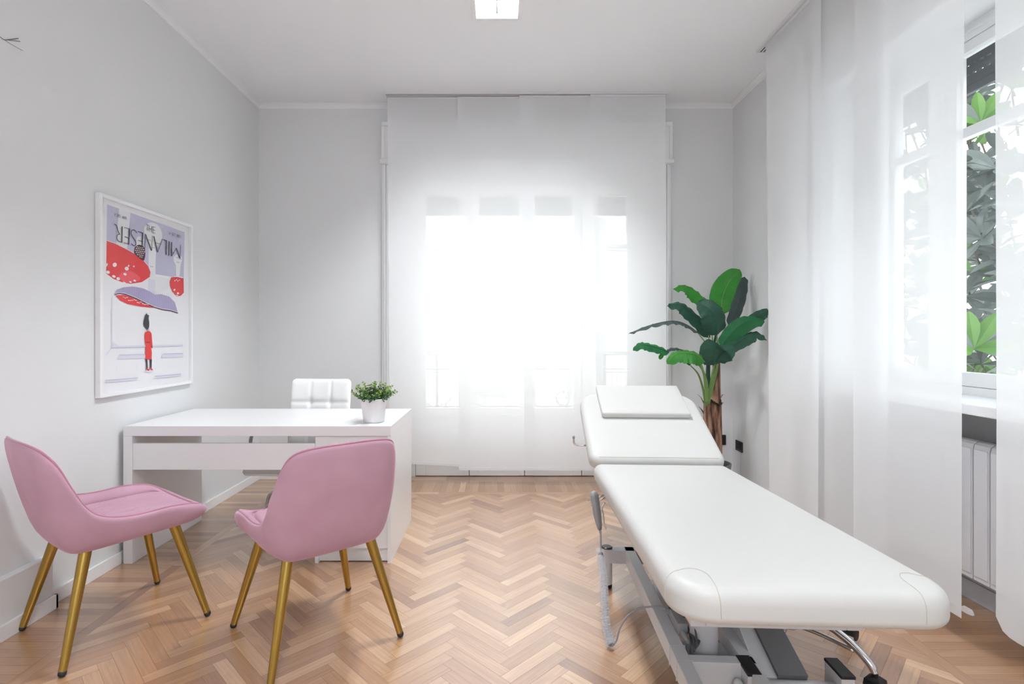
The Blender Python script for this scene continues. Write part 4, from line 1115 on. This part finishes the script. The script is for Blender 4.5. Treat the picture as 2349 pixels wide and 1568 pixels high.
    tag(r, 'white framed poster with red mushrooms and a woman in a red coat', 'poster')
poster()

# ================================================================== SMALL PLANT ON THE DESK
def boxwood():
    r = empty('potted_boxwood', (-.684, 2.906, .7195))
    b = MB(); b.lathe([(.052, 0), (.0555, .004), (.070, .122), (.0705, .128), (.068, .129), (.066, .120), (.062, .10), (0.0, .10)], 40, cap1=False)
    b.build('pot', M['pot'], r, smooth=True).data.set_sharp_from_angle(angle=R(50))
    MB().lathe([(.0, .095), (.0625, .101), (.0, .108)], 24, cap0=False, cap1=False).build('soil', M['soil'], r)
    rr = random.Random(21); lv = MB(); st = MB()
    def lf(p, d, up, L, W, m):
        s = d.cross(up).normalized(); nn = s.cross(d).normalized()
        vs = [p, p + d * L * .35 + s * W * .5 + nn * .001, p + d * L * .75 + s * W * .45 + nn * .0015, p + d * L, p + d * L * .75 - s * W * .45 + nn * .0015, p + d * L * .35 - s * W * .5 + nn * .001, p + d * L * .55 - nn * .0012]
        lv.add(vs, [(0, 1, 6), (1, 2, 6), (2, 3, 6), (3, 4, 6), (4, 5, 6), (5, 0, 6)], m)
    for k in range(64):
        a = rr.random() * 2 * math.pi; tilt = rr.uniform(.0, 1.0) ** .75
        d = Vector((math.cos(a) * (tilt * 1.15), math.sin(a) * (tilt * 1.15), 1.0 - .55 * tilt)).normalized()
        L = rr.uniform(.070, .112) + .025 * (1 - tilt) * rr.random() + (.018 if k < 8 else 0)
        base_ = Vector((math.cos(a) * .035 * tilt, math.sin(a) * .035 * tilt, .104))
        pts = [base_ + d * (L * t) + Vector((0, 0, .010 * t * t * (1 if tilt > .6 else 0))) for t in (0, .33, .66, 1)]
        st.tube(pts, [.0015, .0013, .001, .0007], 5)
        n = 8; light = rr.random() < .22
        for i in range(1, n + 1):
            t = i / n; p = pts[0].lerp(pts[3], t)
            for s in (-1, 1):
                ax = Matrix.Rotation(i * 1.57 + (0 if s < 0 else math.pi) + a, 3, d); o_ = ax @ d.orthogonal().normalized()
                ld = (o_ * .85 + d * .5).normalized()
                lf(p, ld, d, rr.uniform(.012, .018) * (1.1 - .3 * t), rr.uniform(.009, .013), 1 if (light and t > .45) or (t > .8 and rr.random() < .5) else 0)
        lf(pts[3], d, d.orthogonal(), .012, .008, 1)
    st.build('stems', M['stem'], r); lv.build('leaves', [M['box_dark'], M['box_light']], r, smooth=False)
    tag(r, 'small green leafy plant in a white round pot on the desk', 'potted plant')
boxwood()

# ================================================================== BANANA PLANT
def banana():
    r = empty('potted_banana_plant', (1.607, 3.98, 0)); o = Vector(r.location)
    P = lambda cx, cy, Y: at(1420 + cx / 3.137, 600 + cy / 3.137, Y) - o
    # pot and trunk
    MB().lathe([(.10, .001), (.11, .01), (.135, .22), (.138, .235), (.128, .235), (.125, .21), (0, .21)], 32, cap1=False).build('pot', M['greypot'], r, smooth=True).data.set_sharp_from_angle(angle=R(40))
    rs = []
    for k in range(26):
        z = .18 + k * (.70 - .18) / 25; ring = []
        for i in range(28):
            a = 2 * math.pi * i / 28
            rad = .064 + .006 * math.cos(a * 3 + z * 4) + .005 * noise.noise(Vector((math.cos(a) * 2, math.sin(a) * 2, z * 5))) - .012 * max(0, z - .5)
            ring.append((rad * math.cos(a) + .004, rad * math.sin(a), z + (.045 * math.sin(a * 2 + 1) if k == 25 else 0)))
        rs.append(ring)
    tr = MB().rings(rs)
    rs = []
    for k in range(16):
        z = .5 + k * (1.0 - .5) / 15; ring = []
        for i in range(20):
            a = 2 * math.pi * i / 20; rad = (.038 - .016 * k / 15) + .003 * math.cos(a * 4 + z * 9)
            ring.append((.030 + .006 * k / 15 + rad * math.cos(a), rad * math.sin(a), z))
        rs.append(ring)
    tr.rings(rs)
    for (a, z, ln) in ((2.9, .66, .10), (-.2, .70, .08), (.1, .62, .11), (3.3, .58, .09)):
        d = Vector((math.cos(a), math.sin(a) * .6, 0)); p0 = d * .05 + Vector((0, 0, z)); p1 = p0 + d * .03 + Vector((0, 0, ln * .6)); p2 = p1 + d * .028 + Vector((0, 0, -.01 if a < 1 else .03))
        sd = Vector((-d.y, d.x, 0)) * .014
        tr.add([p0 - sd, p0 + sd, p1 + sd * .9, p1 - sd * .9, p2, p0 - sd - d * .006, p0 + sd - d * .006, p1 - d * .005], [(0, 1, 2, 3), (3, 2, 4), (6, 5, 7), (1, 6, 7, 2), (5, 0, 3, 7), (2, 7, 4), (7, 3, 4)])
    # sheath bracts around the crown of the trunk
    tr.build('trunk', M['bark'], r, smooth=True)
    def stalk(pts, r0, r1, m):
        p = seglist(pts, 6); n = len(p); MB().tube(p, [r0 + (r1 - r0) * i / (n - 1) for i in range(n)], 8).build('stalk', M[m], r, smooth=True)
    def leaf(ctrl, W, nrm, m, fold=.25, droop=0.0, asym=(1, 1), tipw=.08, rip=.009, seed=0, basew=.12):
        C = seglist(ctrl, 7); n = len(C); Nn = Vector(nrm).normalized(); vs = []; fs = []; K = 8
        for i, p in enumerate(C):
            t = i / (n - 1); tn = (C[min(i + 1, n - 1)] - C[max(i - 1, 0)]).normalized()
            s = tn.cross(Nn).normalized(); nn = s.cross(tn).normalized()
            wd = W * (math.sin(math.pi * min(1, t * .86 + .10)) ** .55) * (1 - tipw * t)
            if t > .93: wd *= max(.03, (1 - t) / .07)
            if t < .08: wd *= max(basew, t / .08)
            for j in range(-K, K + 1):
                u = j / K; side = asym[0] if u < 0 else asym[1]
                off = -abs(u) * fold * wd * side - droop * (u * u) * wd + rip * math.sin(i * 1.5 + seed + (3 if u > 0 else 0)) * abs(u) ** 1.5 + rip * .35 * math.sin(i * 3.7 + seed * 3) * abs(u)
                vs.append(p + s * (u * wd * side) + nn * off)
        m2 = 2 * K + 1
        for i in range(n - 1):
            for j in range(m2 - 1): a = i * m2 + j; fs.append((a, a + 1, a + m2 + 1, a + m2))
        b = MB().add(vs, fs)
        lo = b.build('leaf', M[m], r, smooth=True)
        ul = lo.data.uv_layers.new(name='UVMap')
        for lp in lo.data.loops:
            ii, jj = divmod(lp.vertex_index, m2); ul.data[lp.index].uv = (ii / (n - 1) * 2.2 - abs(jj / K - 1) * .35, jj / K)
        rib = [c + Nn * .0015 for c in C]
        MB().tube(rib, [.0034 * (1 - .8 * i / (n - 1)) for i in range(n)], 6).build('midrib', M['stem' if m == 'leaf_bright' else m], lo, smooth=True)
    T = Vector
    cr = P(640, 900, 3.96)
    leaf([P(735, 385, 3.93), P(745, 260, 3.9), P(790, 150, 3.88), P(872, 58, 3.86)], .078, (-.25, -1, .15), 'leaf_bright', .12, 0, (1.25, 1), .1, .008, 1)
    leaf([P(795, 470, 4.03), P(850, 330, 4.06), P(885, 200, 4.08), P(905, 108, 4.08)], .056, (.2, -1, .1), 'leaf_grey', .1, 0, (1, 1), .0, .004, 2)
    leaf([P(665, 320, 3.98), P(600, 255, 3.98), P(520, 190, 3.98), P(450, 170, 3.97), P(390, 200, 3.95)], .062, (-.3, -.75, .75), 'leaf_bright', .35, .1, (1.35, .35), .25, .006, 3)
    leaf([P(655, 545, 3.93), P(590, 440, 3.92), P(500, 350, 3.92), P(430, 305, 3.92), P(345, 318, 3.92)], .060, (-.2, -.8, .6), 'leaf_dark', .30, 0, (1.1, .55), .1, .006, 4)
    leaf([P(648, 520, 3.99), P(570, 415, 3.99), P(470, 370, 3.99)], .035, (-.2, -.9, .3), 'leaf_mid', .2, 0, (1, .7), .1, .005, 14)
    leaf([P(575, 518, 3.86), P(500, 462, 3.84), P(420, 430, 3.82), P(330, 432, 3.8), P(200, 465, 3.78), P(70, 518, 3.76)], .055, (-.05, -.22, 1), 'leaf_grey', .35, 0, (1, 1), .35, .006, 5)
    leaf([P(702, 530, 3.84), P(698, 440, 3.80), P(660, 350, 3.78), P(568, 288, 3.80)], .108, (.05, -1, .25), 'leaf_dark', .2, .1, (.95, 1.0), .15, .007, 6)
    leaf([P(730, 610, 3.82), P(800, 520, 3.80), P(880, 450, 3.78), P(960, 425, 3.76), P(1050, 432, 3.74)], .074, (.2, -.9, .45), 'leaf_mid', .2, 0, (.8, 1.1), .2, .006, 7)
    leaf([P(880, 500, 3.86), P(960, 430, 3.82), P(1020, 385, 3.78), P(1078, 350, 3.73)], .050, (.1, -.9, .5), 'leaf_dark', .2, 0, (1, 1), .1, .006, 8)
    leaf([P(770, 640, 3.80), P(850, 580, 3.78), P(930, 535, 3.77), P(1000, 515, 3.75), P(1062, 565, 3.72)], .056, (.1, -.8, .6), 'leaf_dark', .3, .1, (.6, 1.1), .2, .006, 9)
    leaf([P(684, 745, 3.80), P(680, 680, 3.77), P(690, 625, 3.74), P(715, 590, 3.72)], .074, (-.1, -1, .2), 'leaf_dark', .15, 0, (1.2, 1), -.2, .005, 10)
    leaf([P(700, 720, 3.79), P(740, 670, 3.76), P(780, 640, 3.74), P(836, 628, 3.72)], .060, (.1, -.9, .45), 'leaf_dark', .25, 0, (1, 1.3), .0, .005, 15)
    leaf([P(360, 652, 3.74), P(290, 622, 3.72), P(200, 600, 3.70), P(150, 598, 3.69), P(100, 640, 3.68)], .048, (-.1, -.75, .7), 'leaf_mid', .25, 0, (1.1, .7), .25, .004, 11)
    leaf([P(470, 640, 3.78), P(400, 625, 3.76), P(345, 640, 3.75)], .022, (-.1, -.6, .9), 'leaf_grey', .2, 0, (1, 1), .1, .003, 17)
    leaf([P(618, 722, 3.74), P(560, 670, 3.72), P(480, 655, 3.70), P(400, 670, 3.68), P(345, 735, 3.66)], .078, (-.1, -.8, .6), 'leaf_bright', .3, .1, (1.0, .5), .15, .006, 12)
    leaf([P(315, 665, 3.72), P(300, 685, 3.72), P(295, 703, 3.72)], .018, (0, -1, .2), 'leaf_bright', .1, 0, (1, 1), .3, .001, 13)
    leaf([P(515, 742, 3.80), P(485, 715, 3.79), P(450, 708, 3.78)], .018, (0, -.9, .5), 'leaf_dark', .1, 0, (1, 1), .2, .001, 16)
    base1 = P(622, 1020, 3.93)
    stalk([base1, P(605, 920, 3.9), P(570, 810, 3.84), P(515, 748, 3.80)], .010, .004, 'stem')
    stalk([P(630, 1030, 3.92), P(622, 900, 3.88), P(605, 790, 3.80), P(555, 720, 3.75)], .012, .005, 'stem')
    stalk([P(632, 1010, 3.91), P(630, 880, 3.85), P(600, 770, 3.78), P(585, 722, 3.74)], .014, .005, 'stem')
    stalk([P(628, 1035, 3.93), P(655, 930, 3.90), P(670, 820, 3.84), P(688, 735, 3.80)], .016, .006, 'stem')
    stalk([P(640, 1020, 3.92), P(680, 860, 3.88), P(705, 760, 3.82), P(710, 640, 3.80)], .014, .006, 'stem')
    stalk([P(640, 920, 3.98), P(640, 780, 3.98), P(648, 640, 3.97), P(640, 560, 3.95)], .022, .006, 'stemdark')
    stalk([P(690, 760, 3.97), P(688, 640, 3.96), P(690, 560, 3.96), P(735, 400, 3.94)], .018, .005, 'stemdark')
    stalk([P(708, 640, 3.90), P(706, 580, 3.87), P(704, 525, 3.84)], .005, .004, 'stem')
    stalk([P(715, 640, 3.92), P(722, 560, 3.96), P(795, 470, 4.0)], .005, .004, 'stem')
    stalk([P(700, 640, 3.95), P(655, 600, 3.93), P(645, 530, 3.92)], .005, .004, 'stem')
    stalk([P(660, 640, 3.92), P(625, 585, 3.88), P(570, 515, 3.86)], .005, .004, 'stem')
    stalk([P(690, 640, 3.94), P(670, 540, 3.96), P(662, 320, 3.98)], .005, .003, 'stem')
    tag(r, 'tall banana plant with broad green leaves in the corner behind the couch', 'potted plant')
banana()

# ================================================================== SOCKETS, WIRE, RACEWAY
def outlet(loc, rz, label):
    r = empty('power_outlet', loc, rz)
    MB().box(-.06, .06, -.010, -.0005, -.042, .042, bev=.006).build('cover_plate', M['blackplastic'], r)
    for k in (-1, 0, 1): MB().box(k * .026 - .0115, k * .026 + .0115, -.0135, -.009, -.024, .024, bev=.0015).build('module', M['black'], r)
    tag(r, label, 'power outlet')
outlet((XR, 4.26, .298), R(-90), 'black wall outlet on the side wall next to the far curtain')
outlet((1.825, YB, .325), 0, 'black wall outlet half hidden behind the banana plant trunk')
tag(MB().box(XR - .008, XR, 4.250, 4.262, .062, .256, bev=.002).build('cable_cover', M['wall']), 'thin white cable cover running down from the side wall outlet', 'cable cover')
q = MB(); XWi = XL + .002
def wl_(px, py): Y = -XWi * F / (CX - px); return Vector((XWi, Y, CAMZ - (py - CY) * Y / F))
q.tube(seglist([wl_(-20, 72), wl_(0, 84), wl_(10, 91), wl_(28, 90), wl_(42, 88)], 4), .0014, 6); q.tube(seglist([wl_(10, 91), wl_(30, 93), wl_(46, 95)], 4), .0012, 6); q.tube(seglist([wl_(4, 87), wl_(25, 101), wl_(52, 116)], 4), .0009, 6)
tag(q.build('loose_wire', M['crack'], smooth=True), 'thin grey frayed wire ends on the left wall near the ceiling', 'wire')

# ================================================================== RADIATOR
def radiator():
    r = empty('radiator', (2.075, 2.0, .149)); proto = None
    n = 22
    for k in range(n):
        y = -.86 + k * .078
        if proto is None:
            b = MB()
            prof = [(-.036, .0), (-.036, .555), (-.030, .578), (-.015, .588), (.02, .588), (.036, .575), (.036, .0)]
            b.rings([[(x, -.036, z) for x, z in prof], [(x, .036, z) for x, z in prof]])
            b.box(-.041, -.036, -.031, .031, .02, .56, bev=.002)
            proto = b.build('section', M['radiator'], r); proto.location = (0, y, 0)
        else:
            c = proto.copy(); COL.objects.link(c); c.parent = r; c.location = (0, y, 0)
    q = MB(); q.tube([(0.01, -.93, .05), (0.01, .86, .05)], .018, 12); q.tube([(0.01, -.93, .54), (0.01, .86, .54)], .018, 12)
    for yy in (-.7, 0, .7): q.box(.03, .094, yy - .01, yy + .01, .40, .43)
    q.build('pipe', M['radiator'], r, smooth=True)
    tag(r, 'white sectional radiator in the niche under the side window', 'radiator')
radiator()

# ================================================================== OUTSIDE
# balcony and its railing
struct(MB().box(-1.6, 2.2, 4.785, 5.42, -.16, -.02).build('balcony_slab', M['pave']))
def railing():
    r = empty('balcony_railing', (.23, 5.36, -.02)); z = lambda a: a + .02
    q = MB(); q.box(-1.7, 1.7, -.02, .02, z(.985), z(1.01)); q.box(-1.7, 1.7, -.01, .01, z(.84), z(.853)); q.box(-1.7, 1.7, -.01, .01, z(.46), z(.473)); q.box(-1.7, 1.7, -.01, .01, z(.08), z(.095))
    q.build('rail', M['iron'], r)
    for k in range(5): MB().box(-1.7 + k * .85 - .012, -1.7 + k * .85 + .012, -.012, .012, 0, z(.985)).build('post', M['iron'], r)
    q = MB()
    for k in range(4):
        c = -1.275 + k * .85
        q.tube([(c + .07 * math.cos(a), 0, z(.55) + .07 * math.sin(a)) for a in [2 * math.pi * i / 24 for i in range(24)]], .006, 6, closed=True)
        for s in (-1, 1):
            q.tube([(c, 0, z(.84)), (c + s * .36, 0, z(.47))], .005, 6); q.tube([(c + s * .36, 0, z(.47)), (c, 0, z(.1))], .005, 6); q.tube([(c, 0, z(.62)), (c + s * .065, 0, z(.5))], .004, 6)
        q.tube([(c - .07, 0, z(.55)), (c + .07, 0, z(.55))], .004, 6)
    q.build('ornament', M['iron'], r, smooth=True)
    tag(r, 'iron balcony railing with rings and diagonals outside the glazed doors', 'railing')
railing()
def facade():
    r = empty('apartment_building', (0, 15.0, -5)); 
    MB().box(-14, 14, 0, 6, 0, 10.6).build('wall', M['facade'], r)
    MB().box(-14.2, 14.2, -.5, 6, 10.6, 11.0).build('cornice', M['facade2'], r)
    for fz in (1.2, 4.4, 7.6):
        for k in range(9):
            x = -11 + k * 2.7
            w_ = MB().box(x - .55, x + .55, -.04, .0, fz, fz + 1.9).build('window', M['louvre'], r)
            q = MB()
            for s in range(16): q.box(x - .5, x + .5, -.07, -.04, fz + .08 + s * .113, fz + .14 + s * .113)
            q.build('slats', M['louvre'], w_)
        if fz > 2:
            MB().box(-3.5, 3.5, -1.1, 0, fz - .35, fz - .15).build('balcony', M['facade2'], r)
            q = MB(); q.box(-3.5, 3.5, -1.1, -1.06, fz + .78, fz + .82)
            for s in range(60): q.box(-3.5 + s * .118, -3.485 + s * .118, -1.09, -1.07, fz - .15, fz + .8)
            q.build('balustrade', M['iron'], r)
    tag(r, 'pale apartment building with shuttered windows across the street', 'building')
facade()
struct(MB().box(-30, 30, 4.0, 40, -5.2, -5.0).build('street', M['pave']))
def magnolia():
    r = empty('magnolia_tree', (4.1, 3.9, -5.0)); rr = random.Random(9)
    b = MB(); br = MB()
    def lf(p, d, up, L, W, m):
        s = d.cross(up)
        if s.length < .01: s = d.orthogonal()
        s.normalize(); nn = s.cross(d).normalized()
        if nn.z < 0: nn = -nn
        prof = ((0, .04), (.15, .35), (.4, .85), (.62, 1.0), (.82, .72), (.94, .34), (1, .02)); vs = []; fs = []
        bend = rr.uniform(.0, .22)
        for t, w_ in prof:
            c = p + d * L * t - nn * bend * L * t * t
            vs += [c - s * W * .5 * w_ + nn * W * .16 * w_, c, c + s * W * .5 * w_ + nn * W * .16 * w_]
        for i in range(6): fs += [(3 * i, 3 * i + 1, 3 * i + 4, 3 * i + 3), (3 * i + 1, 3 * i + 2, 3 * i + 5, 3 * i + 4)]
        b.add(vs, fs, m)
    org = Vector((4.1, 3.9, -5.0))
    for k in range(500):
        x = rr.uniform(2.95, 4.9); y = rr.uniform(1.2, 6.0); z = rr.uniform(.2, 3.5)
        if k % 6 == 0: x = rr.uniform(2.95, 3.7); y = x / .91 + rr.uniform(-.35, .35)
        c = Vector((x, y, z)); ax = Vector((rr.uniform(-1, .3), rr.uniform(-.8, .5), rr.uniform(.1, 1.0))).normalized()
        q = rr.random(); m = 1 if q < .20 else (2 if q > .996 else 0)
        u_ = ax.orthogonal().normalized(); v_ = ax.cross(u_); n = rr.randint(5, 8)
        br.tube([c - org, c - ax * .18 - org, c - ax * .3 + Vector((.15, .1, -.1)) - org], [.004, .006, .008], 5)
        for i in range(n):
            a = i * 2.4 + k; d = (u_ * math.cos(a) + v_ * math.sin(a) + ax * rr.uniform(.1, .9)).normalized()
            lf(c - org, d, ax, rr.uniform(.15, .24), rr.uniform(.065, .09), m)
    # the near rosette low in the gap and one high up, bright green
    for (c, s) in ((at(2235, 800, 3.05), 1.0), (at(2250, 282, 3.0), .75)):
        for i in range(7):
            a = i * .9 + .2; d = Vector((math.cos(a) * .55, -.15 - .2 * math.sin(a * 1.7), .35 + .6 * math.sin(a))).normalized()
            if d.z < -.2: d.z = .1; d.normalize()
            lf(c - org, d, Vector((-.6, -.7, .2)), .23 * s, .085 * s, 1 if i % 3 else 0)
    b.build('foliage', [M['mag_dark'], M['mag_green'], M['mag_brown']], r)
    br.tube([(0, 0, 0), (.05, 0, 3), (0, .1, 5), (.1, -.1, 8.3)], [.16, .13, .10, .04], 12)
    for k in range(14):
        z = 5 + k * .24; a = k * 2.1; br.tube([(0, 0, z), (math.cos(a) * .5, math.sin(a) * .8, z + .3), (math.cos(a) * .9, math.sin(a) * 1.7, z + .45)], [.035, .02, .008], 6)
    br.build('branches', M['branch'], r, smooth=True)
    tag(r, 'magnolia tree with large glossy leaves outside the side window', 'tree')
magnolia()
